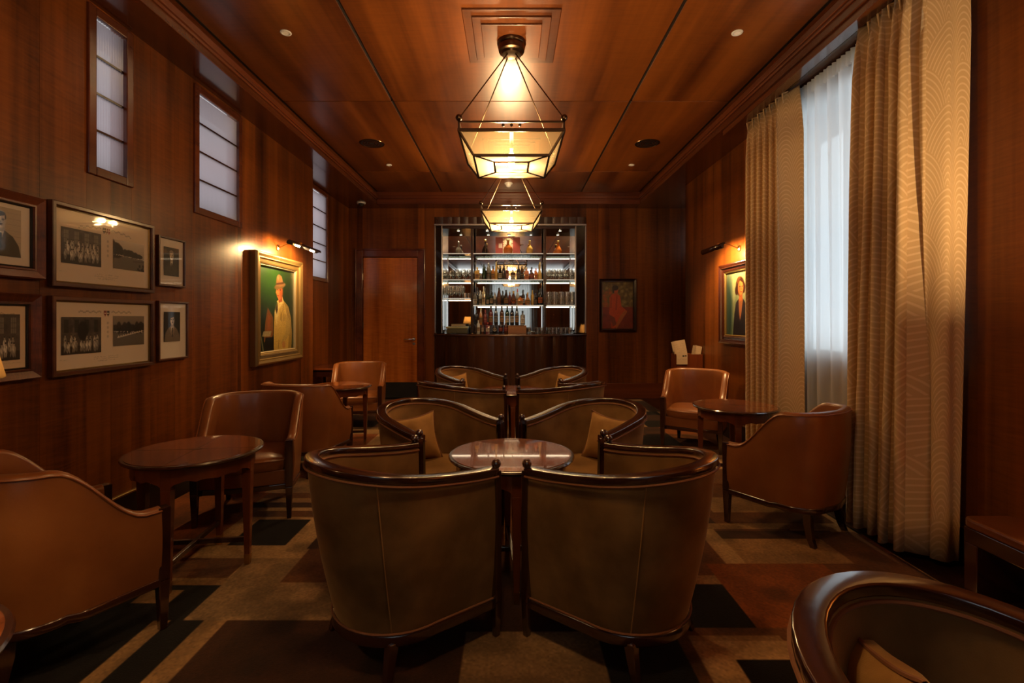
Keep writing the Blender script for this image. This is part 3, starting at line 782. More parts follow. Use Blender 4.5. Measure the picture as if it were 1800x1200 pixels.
make_chandelier(3.20, 'larger looking nearer square glass pendant lamp with bronze frame')
make_chandelier(5.29, 'farther square glass pendant lamp hanging before the bar', CHANDELIER_W*1.9)
make_chandelier(1.11, 'square glass pendant lamp above the viewer, outside the frame', CHANDELIER_W*.85)

# ------------------------------------------------------------------ curtains
TW, TH, RP = 600, 720, 23
yy, xx = np.mgrid[0:TH, 0:TW].astype(np.float32)
best = np.full((TH, TW), -1.0, np.float32); ringv = np.zeros((TH, TW), np.float32)
for cx, cy in [(2*p, 2*q) for p, q in [(0,-180),(300,-180),(150,-90),(0,0),(300,0),(150,90),(0,180),(300,180),(150,270),(0,360),(300,360),(-150,-90),(450,-90),(-150,90),(450,90),(-150,270),(450,270),(150,450),(-150,450),(450,450)]]:
    d = np.hypot(xx-cx, (yy-cy)*.80)
    ins = (d < 316) & (-cy > best*1.0 - 1e6) & ((yy >= cy-1))
    prio = -cy + 3000.0
    upd = ins & (prio > best)
    ringv = np.where(upd, d, ringv); best = np.where(upd, prio, best)
line = (np.sin(ringv/ (RP/2.0)*PI) > .62).astype(np.float32)
tile = canvas(TH, TW, (.86, .72, .53)); blend(tile, line, (.93, .81, .64)); tile = blur(tile)
M_drape, dt, dp = image_mat('scallop_brocade', tile, rough=.55, Sheen_Weight=.4, Sheen_Roughness=.4, Specular_IOR_Level=.35)
_nt = M_drape.node_tree; _tl = _nt.nodes.new('ShaderNodeBsdfTranslucent'); _mx = _nt.nodes.new('ShaderNodeMixShader'); _mx.inputs[0].default_value = .20
_nt.links.new(dt.outputs[0], _tl.inputs[0]); _nt.links.new(dp.outputs[0], _mx.inputs[1]); _nt.links.new(_tl.outputs[0], _mx.inputs[2])
_nt.links.new(_mx.outputs[0], [n for n in _nt.nodes if n.type == 'OUTPUT_MATERIAL'][0].inputs[0])
def cloth(name, plan, z0, z1, mat, parent, rows=18, top_squeeze=.45, thick=.004, tile=(.42,.80), zlow=None):
    """plan(s, t): x, y, arc length for s along the cloth; t = 0 hem .. 1 top"""
    n = 160; grid = []; uvs = []
    for i in range(n+1):
        r_ = []
        for j in range(rows+1):
            t = j/rows; x, y, u = plan(i/n, t); z = z0 + (z1-z0)*t
            r_.append((x, y, z)); uvs.append((u/tile[0], z/tile[1]))
        grid.append(r_)
    m = MB(); m.grid(grid)
    o = m.build(name, mat, parent, angle=180, uvs=uvs)
    if thick:
        sd = o.modifiers.new('thickness', 'SOLIDIFY'); sd.thickness = thick; sd.offset = 0
    return o
def ease(a, b, t):
    t = min(max((t-a)/(b-a), 0), 1); return t*t*(3-2*t)
def near_plan(s, t):
    top = ease(.90, 1.0, t); spread = 1 - .10*ease(.0, 1, t)
    amp = (.072*(1-.5*top))*(1 + .15*(1-t))
    if s < .62:
        q = s/.62; y = 2.80 + .03*(1-t) - (.44)*q
        ph = 2*PI*5.2*q + .7*math.sin(3*t + 5*q)
        x = 2.03 - .02*(1-t) + amp*math.cos(ph) + .008*math.sin(17*q + 4*t)
        y += .022*math.sin(2*ph)*(1-top)
        x += top*.012*math.cos(3*ph)
    else:
        q = (s-.62)/.38; y0 = 2.36 + .03*(1-t)
        x = 2.03 - .02*(1-t) + amp*math.cos(2*PI*5.2 + .7*math.sin(3*t+5))*(1-ease(0,.3,q)) + .150*q
        y = y0 - .06*q - .022*math.sin(PI*q)*(1 - .5*top) + .012*math.sin(9*q+2*t)*(1-top)
    return x, y, s*1.35
def far_plan(s, t):
    top = ease(.90, 1.0, t)
    amp = .062*(1-.5*top)
    if s < .72:
        q = s/.72; y = 4.13 - .50*q
        ph = 2*PI*5.5*q + .6*math.sin(2.5*t + 4*q)
        x = 2.045 + amp*math.cos(ph); y += .02*math.sin(2*ph)*(1-top); x += top*.012*math.cos(3*ph)
    else:
        q = (s-.72)/.28; ph = 2*PI*5.5 + .6*math.sin(2.5*t+4)
        x = 2.045 + amp*math.cos(ph)*(1-q) + .05*math.sin(PI*.5*q)*(1-.6*top); y = 3.63 - (.16 + .02*(1-t))*q
    return x, y, s*1.30
t = thing('curtain', 'nearer full length gold scallop patterned drape at the right of the window', 'curtain', (0,0,0), group='gold brocade drapes')
cloth('drape_cloth', near_plan, .035, 2.885, M_drape, t)
t2 = thing('curtain', 'farther full length gold scallop patterned drape beside the portrait of a woman', 'curtain', (0,0,0), group='gold brocade drapes')
cloth('drape_cloth', far_plan, .035, 2.885, M_drape, t2)
for tt, y0, y1, n in ((t, 2.37, 2.80, 6), (t2, 3.50, 4.12, 7)):
    for k in range(n):
        yk = y0 + (y1-y0)*(k+.5)/n
        m = MB(); m.tube([(2.02, yk-.012, 2.868), (1.985, yk, 2.862), (2.02, yk+.012, 2.868)], .006, 6); m.tube([(1.985, yk, 2.862), (1.992, yk, 2.79)], [.006, .002], 6)
        m.build('pinch_pleat', M_drape, tt)
def sheer_plan(s, t):
    ph = 2*PI*19*s + 2.2*math.sin(7*s + .8*t) + 1.3*math.sin(19*s + .5*t) + .6*math.sin(41*s)
    top = ease(.92, 1, t)
    return 2.135 + (.026 + .012*math.sin(11*s + 1.5*t))*math.sin(ph) + .006*math.sin(3*ph)*top, 2.40 + 1.74*s, s*2.2
t3 = thing('sheer_curtain', 'white translucent voile curtain across the bright window between the gold drapes', 'curtain')
cloth('sheer_cloth', sheer_plan, .03, 2.885, M_sheer, t3, rows=10, thick=0)
m = MB(); h_ = [[(2.118 + .016*math.sin(2*PI*40*i/400), 2.40 + 1.74*i/400, z) for z in (2.80, 2.885)] for i in range(401)]
m.grid(h_); m.build('header_tape', M_sheer, t3)
tr_ = thing('curtain_track', 'slim dark double track carrying the curtains under the right soffit', 'curtain track')
m = MB(); m.box(2.02, 2.04, 2.28, 4.20, 2.886, ZS-.001); m.build('drape_rail', M_dark, tr_)
m = MB(); m.box(2.128, 2.145, 2.28, 4.20, 2.886, ZS-.001); m.build('sheer_rail', M_dark, tr_)
def rear_plan(s, t):
    ph = 2*PI*20*s + 1.0*math.sin(6*s + 2*t)
    return -.95 + 1.9*s, YR + .10 + .028*math.sin(ph), s*3
t4 = thing('sheer_curtain', 'white voile curtain on the rear window, seen only in the bar mirror', 'curtain')
cloth('sheer_cloth', rear_plan, .03, 2.885, M_sheer2, t4, rows=6, thick=0)

# ------------------------------------------------------------------ framed pictures
def rect_ring(w_, h, prof):
    m = MB(); rows = []
    for sx, sz in ((-1,0),(1,0),(1,1),(-1,1)):
        rows.append([(sx*(w_/2 - i), -d, (i if sz == 0 else h - i)) for i, d in prof])
    m.grid(rows, smooth=False, closed_u=True); return m
def quad(x0, x1, z0, z1, y):
    m = MB(); m.add([(x0,y,z0),(x1,y,z0),(x1,y,z1),(x0,y,z1)], [(0,1,2,3)]); return m
UVQ = [(0,0),(1,0),(1,1),(0,1)]
def place(side, u0, u1, z0):
    u = (u0+u1)/2
    if side == 'left': return (XL+.001, u, z0), PI/2
    if side == 'right': return (XR-.001, u, z0), -PI/2
    return (u, D-.001, z0), 0.0
def frame(name, label, cat, side, u0, u1, z0, z1, depth, fw, fmat, photos, glass=True, matt=True, slope=True, group=None, inner=None):
    loc, rz = place(side, u0, u1, z0); W_, H = abs(u1-u0), z1-z0
    t = thing(name, label, cat, loc, rz, group)
    if slope == 'deep': prof = [(0,0),(0,depth*.7),(fw*.08,depth*.95),(fw*.2,depth),(fw*.42,depth*.86),(fw*.5,depth*.86),(fw*.54,depth*.62),(fw*.78,depth*.55),(fw*.82,depth*.68),(fw*.95,depth*.62),(fw,depth*.5),(fw,.004)]
    elif slope: prof = [(0,0),(0,depth*.75),(fw*.12,depth),(fw*.75,depth*.62),(fw*.8,depth*.72),(fw*.95,depth*.72),(fw,depth*.5),(fw,.004)]
    else: prof = [(0,0),(0,depth*.9),(fw*.15,depth),(fw*.8,depth),(fw,depth*.8),(fw,.004)]
    rect_ring(W_, H, prof).build('frame', fmat, t)
    if inner:
        iw, imat = inner
        rect_ring(W_-2*fw+.002, H-2*fw+.002, [(0,.012),(0,depth*.45),(iw*.5,depth*.5),(iw,depth*.35),(iw,.008)]).build('slip', imat, t).location = (0,0,fw-.001)
    if matt is not None and matt is not False:
        mm = image_mat(name+'_mount', matt, .8)[0] if isinstance(matt, np.ndarray) else M_mat
        quad(-W_/2+fw, W_/2-fw, fw, H-fw, -.008).build('mount', mm, t, uvs=UVQ)
    for (a, b, c, d, arr, pn) in photos:
        mm = image_mat(pn, np.clip(arr*1.28, 0, .96) if glass else arr, .45 if glass else .32)[0]
        quad(-W_/2 + a*W_, -W_/2 + b*W_, c*H, d*H, -.0105).build(pn, mm, t, uvs=UVQ)
    if glass: quad(-W_/2+fw, W_/2-fw, fw, H-fw, -depth*.5).build('glazing', M_glass, t)
    return t
def mount_card(colr, crest, cy, up=True):
    a = canvas(260, 420, colr); ink = tuple(v*.62 for v in colr); x = .5 + crest*.0
    for cxx, cc in ((.475,(.07,.06,.06)),(.50,(.34,.16,.08)),(.527,(.42,.06,.05))) if up else ((.487,(.42,.06,.05)),(.518,(.07,.06,.06))):
        poly(a, [(cxx-.012,cy+.05),(cxx+.012,cy+.05),(cxx+.012,cy),(cxx,cy-.04),(cxx-.012,cy)], cc)
        poly(a, [(cxx-.002,cy+.05),(cxx+.002,cy+.05),(cxx+.002,cy-.03),(cxx-.002,cy-.03)], tuple(v*1.2 for v in colr)); poly(a, [(cxx-.011,cy+.02),(cxx+.011,cy+.02),(cxx+.011,cy+.008),(cxx-.011,cy+.008)], tuple(v*1.2 for v in colr))
    for sgn in (-1, 1):
        for k in range(16):
            xx_ = .5 + sgn*(.06 + k*.014); ell(a, xx_, cy + .03 - (.0002*k*k if up else 0) + .012*math.sin(k*1.5), .007, .012, ink, 0, .55)
    for k in range(4): ell(a, .515, cy - .14 - .07*k, .010, .022, ink, 0, .4)
    for yq in (.155, .125, .095): scribble(a, .5-.13+.04*(yq < .1), .5+.13-.04*(yq < .1), yq, 24, ink, .016, .5)
    scribble(a, .05, .12, .15, 6, ink, .012, .4)
    return blur(a)
M_fw = wood('walnut_frame', (.11,.036,.014), (.040,.012,.006), 'X', rough=.35, coat=.3, vary=.1, scale=2)
M_fb = wood('burr_frame', (.17,.048,.018), (.055,.015,.007), 'X', rough=.3, coat=.4, vary=.1, ripple=1.5, scale=3)
card1 = mount_card((.95,.88,.78), 0, .80); card2 = mount_card((.93,.86,.76), 0, .82, False)
frame('framed_photographs', 'upper wide framed pair of crew and river photographs with three shields', 'picture', 'left', 2.345, 3.015, 1.365, 1.785, .030, .022, M_fw,
      [(.095,.445,.29,.72,pic_group(3),'photograph'), (.565,.905,.30,.69,pic_river(1),'photograph')], matt=card1, slope=False, inner=(.008, M_gold))
frame('framed_photographs', 'lower wide framed pair of crew and river photographs with two shields', 'picture', 'left', 2.345, 3.015, .920, 1.318, .030, .022, M_fw,
      [(.095,.445,.26,.74,pic_group(4, False),'photograph'), (.565,.905,.33,.76,pic_river(2),'photograph')], matt=card2, slope=False, inner=(.008, M_gold))
frame('framed_photograph', 'upper brown burr framed portrait photograph cut by the left picture edge', 'picture', 'left', 1.930, 2.310, 1.390, 1.775, .035, .050, M_fb,
      [(.26,.74,.24,.80,pic_man((.58,.53,.46), (.20,.18,.16), (.10,.09,.08), True),'photograph')], inner=(.008, M_black))
random.seed(5)
c3 = canvas(220, 220, (.93,.82,.68)); scribble(c3, .2, .8, .845, 22, (.2,.13,.09), .03, .8); scribble(c3, .3, .7, .14, 18, (.3,.22,.16), .02, .7); scribble(c3, .1, .9, .10, 24, (.3,.22,.16), .015, .5)
frame('framed_photograph', 'lower brown burr framed group photograph cut by the left picture edge', 'picture', 'left', 1.910, 2.290, .925, 1.320, .035, .050, M_fb,
      [(.22,.78,.24,.76,pic_group(5, False),'photograph')], matt=blur(c3), inner=(.008, M_black))
frame('framed_photograph', 'upper small framed dark portrait photograph on a pale mount', 'picture', 'left', 3.063, 3.316, 1.418, 1.740, .022, .013, M_fw,
      [(.22,.78,.22,.80,pic_man((.11,.095,.085), (.13,.11,.10), (.42,.38,.34)),'photograph')], slope=False)
frame('framed_photograph', 'lower small framed photograph of a seated man in pale coat', 'picture', 'left', 3.063, 3.345, .938, 1.322, .022, .013, M_fw,
      [(.20,.74,.31,.82,pic_man((.09,.08,.07), (.36,.32,.28), (.16,.14,.12)),'photograph')], slope=False)
frame('oil_painting', 'large gilt framed oil painting of a man in a hat and pale coat on green', 'painting', 'left', 4.16, 5.08, .795, 1.805, .070, .105, M_gold,
      [(.115,.885,.105,.895,pic_painter(),'painted_canvas')], glass=False, matt=False, slope='deep', inner=(.014, M_silver))
frame('oil_painting', 'dark framed oil portrait of a woman in a dark jacket beside the far drape', 'painting', 'right', 5.05, 4.38, .955, 1.765, .060, .085, M_rail,
      [(.127,.873,.105,.895,pic_woman(),'painted_canvas')], glass=False, matt=False, slope='deep', inner=(.012, M_gold))
frame('oil_painting', 'small dark framed oil painting of a seated orange figure right of the bar', 'painting', 'back', 1.340, 1.906, 1.017, 1.827, .035, .045, M_dark,
      [(.08,.92,.056,.944,pic_seated(),'painted_canvas')], glass=False, matt=False, slope=True, inner=(.008, M_bronze))

# picture lights
def picture_light(side, y0, y1, ym, z, reach, label):
    sgn = 1 if side == 'left' else -1; xw = XL if side == 'left' else XR
    t = thing('picture_light', label, 'picture light', (xw, ym, z), group='brass picture lights')
    m = MB(); m.lathe([(.0001,0),(.030,0),(.030,.008),(.012,.016),(.0001,.016)], 18); m.v = [(sgn*zz, yy_, xx_) for xx_, yy_, zz in m.v]; m.build('wall_rose', M_brass, t)
    m = MB(); m.tube([(sgn*.012,0,0),(sgn*.10,0,.035),(sgn*(reach-.03),0,.045),(sgn*reach,0,.015)], .006, 8); m.build('arm', M_brass, t)
    al = -.05 if side == 'left' else -.48
    m = MB(); n = 10; rows = []
    for yv in (y0-ym, y1-ym):
        rows.append([(sgn*(reach + .026*math.cos(a)), yv, .026*math.sin(a)) for a in [PI*al + PI*1.15*k/n for k in range(n+1)]])
    m.grid(rows); o = m.build('shade', M_bronze if side == 'left' else M_dark, t)
    sd = o.modifiers.new('thickness', 'SOLIDIFY'); sd.thickness = .002
    m = MB()
    for yv in (y0-ym, y1-ym): m.add([(sgn*reach, yv, 0)] + [(sgn*(reach+.026*math.cos(a)), yv, .026*math.sin(a)) for a in [PI*al + PI*1.15*k/n for k in range(n+1)]], [tuple(range(12))])
    m.build('end_cap', M_bronze, t)
    for q in (.25, .75):
        yv = (y0 + (y1-y0)*q) - ym
        m = MB(); m.tube([(sgn*reach, yv-.04, -.006), (sgn*reach, yv+.04, -.006)], .010, 8); m.build('tube_bulb', M_bulb, t)
        l = light('picture_glow', 'SPOT', (sgn*(reach-.01), yv, -.030), PICTURE_W, (1.0,.62,.26), .02, t, spot_size=R(160), spot_blend=.5)
        l.rotation_euler = (0, sgn*R(44), 0)
    return t
picture_light('left', 4.34, 5.00, 4.66, 1.895, .26, 'brass picture light with glowing tubes over the green oil painting')
picture_light('right', 4.50, 4.98, 4.70, 1.895, .24, 'dark picture light over the portrait of a woman')

# ------------------------------------------------------------------ velvet barrel chairs
def upath(hw, yf, yc, r, n_s=8, n_a=24):
    """U seen from above: right post, back round, left post -> [(x, y, nx, ny)]"""
    P = []
    for i in range(n_s): 
        q = i/n_s; P.append((hw + (r-hw)*q, yf + (yc-yf)*q, 1, 0))
    for i in range(n_a+1):
        a = -PI*i/n_a; P.append((r*math.cos(a), yc + r*math.sin(a), math.cos(a), math.sin(a)))
    for i in range(1, n_s+1):
        q = 1 - i/n_s; P.append((-(hw + (r-hw)*q), yf + (yc-yf)*q, -1, 0))
    return P
def sweep(m, path, prof, zf, smooth=True):
    rows = []
    for i, (x, y, nx, ny) in enumerate(path):
        z = zf(i/(len(path)-1)); rows.append([(x+nx*a, y+ny*a, z+b) for a, b in prof])
    o = m.grid(rows, smooth, closed_v=True); k = len(prof); n = len(path)
    m.f.append(tuple(o+j for j in range(k))); m.sm.append(False)
    m.f.append(tuple(o+(n-1)*k+j for j in reversed(range(k)))); m.sm.append(False)
def rprof(a0, a1, b0, b1, r, n=3):
    P = []
    for cx, cy, s0 in ((a1-r, b0+r, -PI/2), (a1-r, b1-r, 0), (a0+r, b1-r, PI/2), (a0+r, b0+r, PI)):
        for k in range(n+1):
            a = s0 + (PI/2)*k/n; P.append((cx + r*math.cos(a), cy + r*math.sin(a)))
    return P
def bump(s): return .5 - .5*math.cos(2*PI*min(max(s, 0), 1))
def barrel_chair(label, loc, rz, cat='chair', group='velvet barrel chairs with wooden rails'):
    t = thing('barrel_chair', label, cat, loc, rz, group)
    top = upath(.278, .30, .0, .278); bot = upath(.266, .30, .05, .232)
    zt = lambda s: .622 + .083*bump(s)**.8
    n = len(top); rows = []
    for i in range(n):
        s = i/(n-1); tx, ty, nx, ny = top[i]; bx_, by_, _, _ = bot[i]; r_ = []
        for j in range(9):
            q = j/8; b = .012*math.sin(PI*q)
            r_.append((bx_+(tx-bx_)*q + nx*b, by_+(ty-by_)*q + ny*b, .150 + (zt(s)-.150)*q))
        for j in range(7):
            q = 1 - .62*j/6
            r_.append((bx_+(tx-bx_)*q - nx*.040, by_+(ty-by_)*q - ny*.040, .150 + (zt(s)-.150)*q))
        rows.append(r_)
    m = MB(); m.grid(rows, True, closed_v=True); m.build('upholstered_shell', M_velvet, t, angle=60)
    m = MB(); sweep(m, top, rprof(-.042, .008, 0, .025, .005), lambda s: zt(s)-.004); m.build('top_rail', M_rail, t, angle=60)
    m = MB(); sweep(m, bot, rprof(-.040, .010, 0, .042, .008), lambda s: .110); m.build('base_rail', M_rail, t, angle=60)
    for off, nm in ((.010, 'outer_piping'), (-.044, 'inner_piping')):
        m = MB(); m.tube([(x+nx*off, y+ny*off, zt(i/(n-1))-.010) for i, (x, y, nx, ny) in enumerate(top)], .0042, 6); m.build(nm, M_pipe, t)
    m = MB(); m.tube([(x+nx*.008, y+ny*.008, .155) for x, y, nx, ny in bot], .004, 6); m.build('lower_piping', M_pipe, t)
    for i in (13, n-14):
        tx, ty, nx, ny = top[i]; bx_, by_, _, _ = bot[i]; s = i/(n-1)
        m = MB(); m.tube([(bx_+(tx-bx_)*q + nx*(.012*math.sin(PI*q)+.0008), by_+(ty-by_)*q + ny*(.012*math.sin(PI*q)+.0008), .152+(zt(s)-.155)*q) for q in [k/8 for k in range(9)]], .0022, 5)
        m.build('seam', M_pillow, t)
    for sx in (-1, 1):
        m = MB(); m.frustum((sx*.272, .302, .008), .011, (sx*.272, .302, .14), .016); m.frustum((sx*.272, .302, .14), .016, (sx*.272, .302, .632), .0145)
        p = m.build('front_leg', M_rail, t, bevel=.003)
        m = MB(); m.lathe([(.0001,.628),(.012,.632),(.012,.638),(.009,.641),(.0155,.646),(.0185,.655),(.0175,.664),(.012,.671),(.0001,.674)], 16, sx*.272, .302); m.build('finial', M_rail, p)
        m = MB(); m.frustum((sx*.200, -.120, .008), .012, (sx*.180, -.088, .125), .019); m.build('rear_leg', M_rail, t, bevel=.003)
    # seat
    ins = upath(.222, .285, .01, .212); rows = []
    for k, (sc_, z) in enumerate(((1,.27),(1,.365),(.985,.385),(.94,.398),(.7,.406),(.35,.409),(.01,.410))):
        rows.append([(x*sc_, .03 + (y-.03)*sc_, z) for x, y, _, _ in ins])
    m = MB(); m.grid(rows, True, closed_v=True); m.build('seat', M_velvet, t, angle=60)
    m = MB(); m.box(-.255, .255, .268, .300, .112, .275); m.build('seat_rail', M_velvet, t, bevel=.006)
    m = MB(); m.box(-.255, .255, .270, .304, .105, .150); m.build('front_rail', M_rail, t, bevel=.004)
    return t
GC = (2.27, 4.33)
rowname = ('front group', 'back group')
spots = []
for g, zc in enumerate(GC):
    near = 'nearest' if g == 0 else 'near'
    spots += [((-.464, zc-.463, 0), R(-45), ['velvet barrel chair, nearest on the left, its back to the viewer', 'left velvet barrel chair turned away at the near side of the far round table'][g]),
              ((.464, zc-.463, 0), R(45), ['velvet barrel chair, nearest right of centre, its back to the viewer', 'right velvet barrel chair turned away at the near side of the far round table'][g]),
              ((-.464, zc+.458, 0), R(-135), ['left velvet barrel chair facing the viewer behind the front round table, holding a pillow', 'left velvet barrel chair facing the viewer directly before the bar front'][g]),
              ((.464, zc+.458, 0), R(135), ['right velvet barrel chair facing the viewer behind the front round table, holding a pillow', 'right velvet barrel chair facing the viewer directly before the bar front'][g])]
b0 = barrel_chair(spots[0][2], spots[0][0], spots[0][1])
for loc, rz, lab in spots[1:]: dup(b0, loc, rz, lab)
dup(b0, (.70, .64, 0), R(206.7), 'velvet barrel chair in the bottom right corner, cut by the picture edge')

# pillows
def make_pillow(label, loc, rot, size=.36):
    n = 16; m = MB(); 
    t = thing('pillow', label, 'pillow', loc, 0, 'velvet scatter pillows'); t.rotation_euler = rot
    def P(u, v, s):
        k = (1-abs(u)**2.6)*(1-abs(v)**2.6)
        pin = 1 - .07*(1-abs(u)**2)*(abs(v)**4)
        return (u*size/2*(1-.15*(1-v*v)*u*u), s*.062*max(k,0)**.55*(1+.08*math.sin(7*u+3*v)), v*size/2*(1-.15*(1-u*u)*v*v))
    for s in (-1, 1):
        m.grid([[P(-1+2*i/n, -1+2*j/n, s) for j in range(n+1)] for i in range(n+1)])
    m.build('pillow_cover', M_pillow, t, angle=180)
    ed = [P(-1+2*i/n,-1,1) for i in range(n)] + [P(1,-1+2*i/n,1) for i in range(n)] + [P(1-2*i/n,1,1) for i in range(n)] + [P(-1,1-2*i/n,1) for i in range(n)]
    m = MB(); m.tube(ed, .0045, 6, closed=True); m.build('piping', M_pipe, t)
    return t
def chair_pt(loc, rz, x, y, z):
    c, s_ = math.cos(rz), math.sin(rz); return (loc[0]+x*c-y*s_, loc[1]+x*s_+y*c, z)
def dup_rot(root, loc, rot, label):
    o = dup(root, loc, 0, label); o.rotation_euler = rot; return o
p0 = make_pillow('velvet pillow in the left barrel chair behind the front round table', (-.545, 2.750, .522), (R(-16), R(-6), R(30)), .275)
dup_rot(p0, (.545, 2.750, .522), (R(-16), R(6), R(-40)), 'velvet pillow in the right barrel chair behind the front round table')
dup_rot(p0, (-.545, 4.810, .522), (R(-16), R(-6), R(30)), 'velvet pillow in the far left barrel chair before the bar')
dup_rot(p0, (.545, 4.810, .522), (R(-16), R(6), R(-40)), 'velvet pillow in the far right barrel chair before the bar')
dup_rot(p0, (.620, .755, .540), (R(-14), R(14), R(78)), 'velvet pillow with rust piping in the bottom right corner chair')

# ------------------------------------------------------------------ leather tub chairs
def leather_chair(label, loc, rz):
    t = thing('leather_armchair', label, 'chair', loc, rz, 'cognac leather armchairs')
    P = []                                  # U with a flatter back
    def arc(cx, cy, r, a0, a1, n): 
        return [(cx + r*math.cos(a0+(a1-a0)*k/n), cy + r*math.sin(a0+(a1-a0)*k/n), math.cos(a0+(a1-a0)*k/n), math.sin(a0+(a1-a0)*k/n)) for k in range(n+1)]
    right = [(.272+.012*k/11, .250-.30*k/11, 1, 0) for k in range(11)] + arc(.094, -.05, .19, 0, -PI/2, 12)
    back = [(.094-.188*k/6, -.240 - .014*math.sin(PI*k/6), 0, -1) for k in range(1, 6)]
    P = right + back + [(-x, y, -nx, ny) for x, y, nx, ny in reversed(right)]
    n = len(P)
    def zt(i):
        y = P[i][1]; return .485 + .225*ease(.205, -.075, y) if y > -.075 else .710 + .008*ease(-.075, -.25, y)
    rows = []; th = .050
    for i, (x, y, nx, ny) in enumerate(P):
        z1 = zt(i); r_ = []
        tap = lambda q: -.030*(1-q)*(1 if y < .0 else .3)
        for j in range(8):
            q = j/7; o = tap(q) + .010*math.sin(PI*q)
            r_.append((x+nx*o, y+ny*o, .21 + (z1-.018-.21)*q))
        for k in range(1, 8):
            a = PI*k/8; r_.append((x+nx*(-th/2 + th/2*math.cos(a)), y+ny*(-th/2 + th/2*math.cos(a)), z1-.018 + .018*math.sin(a)))
        for j in range(6):
            q = 1 - j/5; o = -th - .006*math.sin(PI*q)
            r_.append((x+nx*o, y+ny*o, .30 + (z1-.018-.30)*q))
        rows.append(r_)
    m = MB(); o = m.grid(rows, True, closed_v=True)
    k = len(rows[0])
    m.f.append(tuple(range(k))); m.sm.append(False); m.f.append(tuple((n-1)*k+j for j in reversed(range(k)))); m.sm.append(False)
    m.build('leather_back', M_leather, t, angle=60)
    m = MB(); m.tube([(x+nx*.003, y+ny*.003, zt(i)-.014) for i, (x, y, nx, ny) in enumerate(P)], .0035, 6); m.build('top_piping', M_leather_pipe, t)
    m = MB(); sweep(m, [(x-nx*(.030 if y < 0 else .009), y-ny*.030, nx, ny) for x, y, nx, ny in P], rprof(-.050, .006, 0, .032, .006), lambda s: .180); m.build('base_rail', M_rail, t, angle=60)
    for sx in (-1, 1):
        m = MB(); m.frustum((sx*.250, .262, .008), .0125, (sx*.250, .262, .20), .020); m.frustum((sx*.250, .262, .20), .020, (sx*.250, .262, .480), .021)
        m.build('front_leg', M_rail, t, bevel=.003)
        m = MB()
        c = [(sx*.180, -.150, .200), (sx*.181, -.153, .12), (sx*.184, -.165, .05), (sx*.188, -.182, .008)]; hw = [.020, .018, .015, .013]
        for a, b, h0, h1 in zip(c[:-1], c[1:], hw[:-1], hw[1:]): m.frustum(b, h1, a, h0)
        m.build('rear_leg', M_rail, t)
    def dshape(yf, ins): 
        Q = [(x-nx*ins, min(y-ny*ins, yf)) for x, y, nx, ny in P]
        fr = [( -(.272-ins) + 2*(.272-ins)*k/8, yf + .022*math.sin(PI*k/8)) for k in range(1, 8)]
        return Q + fr
    m = MB()
    for sc_, z in (): pass
    D_ = dshape(.262, .056); rows = []
    for sc_, z in ((.97,.296),(1,.306),(1,.352),(.985,.366),(.93,.376),(.6,.386),(.25,.390),(.01,.391)): rows.append([(x*sc_, .02+(y-.02)*sc_, z) for x, y in D_])
    m.grid(rows, True, closed_v=True); m.build('seat_cushion', M_leather, t, angle=60)
    m = MB(); m.tube([(x, y, .358) for x, y in D_], .0038, 6, closed=True); m.build('cushion_piping', M_leather_pipe, t)
    m = MB(); m.prism(dshape(.250, .035), .214, .298); m.build('seat_base', M_leather, t, bevel=.004)
    m = MB(); fr = [(-.235+.47*k/10, .250+.022*math.sin(PI*k/10)) for k in range(11)]
    m.prism(fr + [(.235,.225),(-.235,.225)], .182, .212); m.build('front_rail', M_rail, t, bevel=.003)
    return t
L = [((-1.696, 1.766, 0), R(-30), 'leather armchair at the left edge turned away from the viewer'),
     ((-1.650, 3.095, 0), R(196), 'leather armchair facing the viewer just behind the nearer left table'),
     ((-1.660, 3.850, 0), R(-14), 'leather armchair seen from behind below the green painting'),
     ((-1.720, 5.480, 0), R(189), 'leather armchair facing the viewer in front of the closed door'),
     ((1.763, 4.630, 0), R(150), 'leather armchair facing the viewer beside the magazine stand'),
     ((1.630, 2.785, 0), R(35), 'leather armchair turned away from the viewer next to the sheer curtain')]
a0 = leather_chair(L[0][2], L[0][0], L[0][1])
for loc, rz, lab in L[1:]: dup(a0, loc, rz, lab)

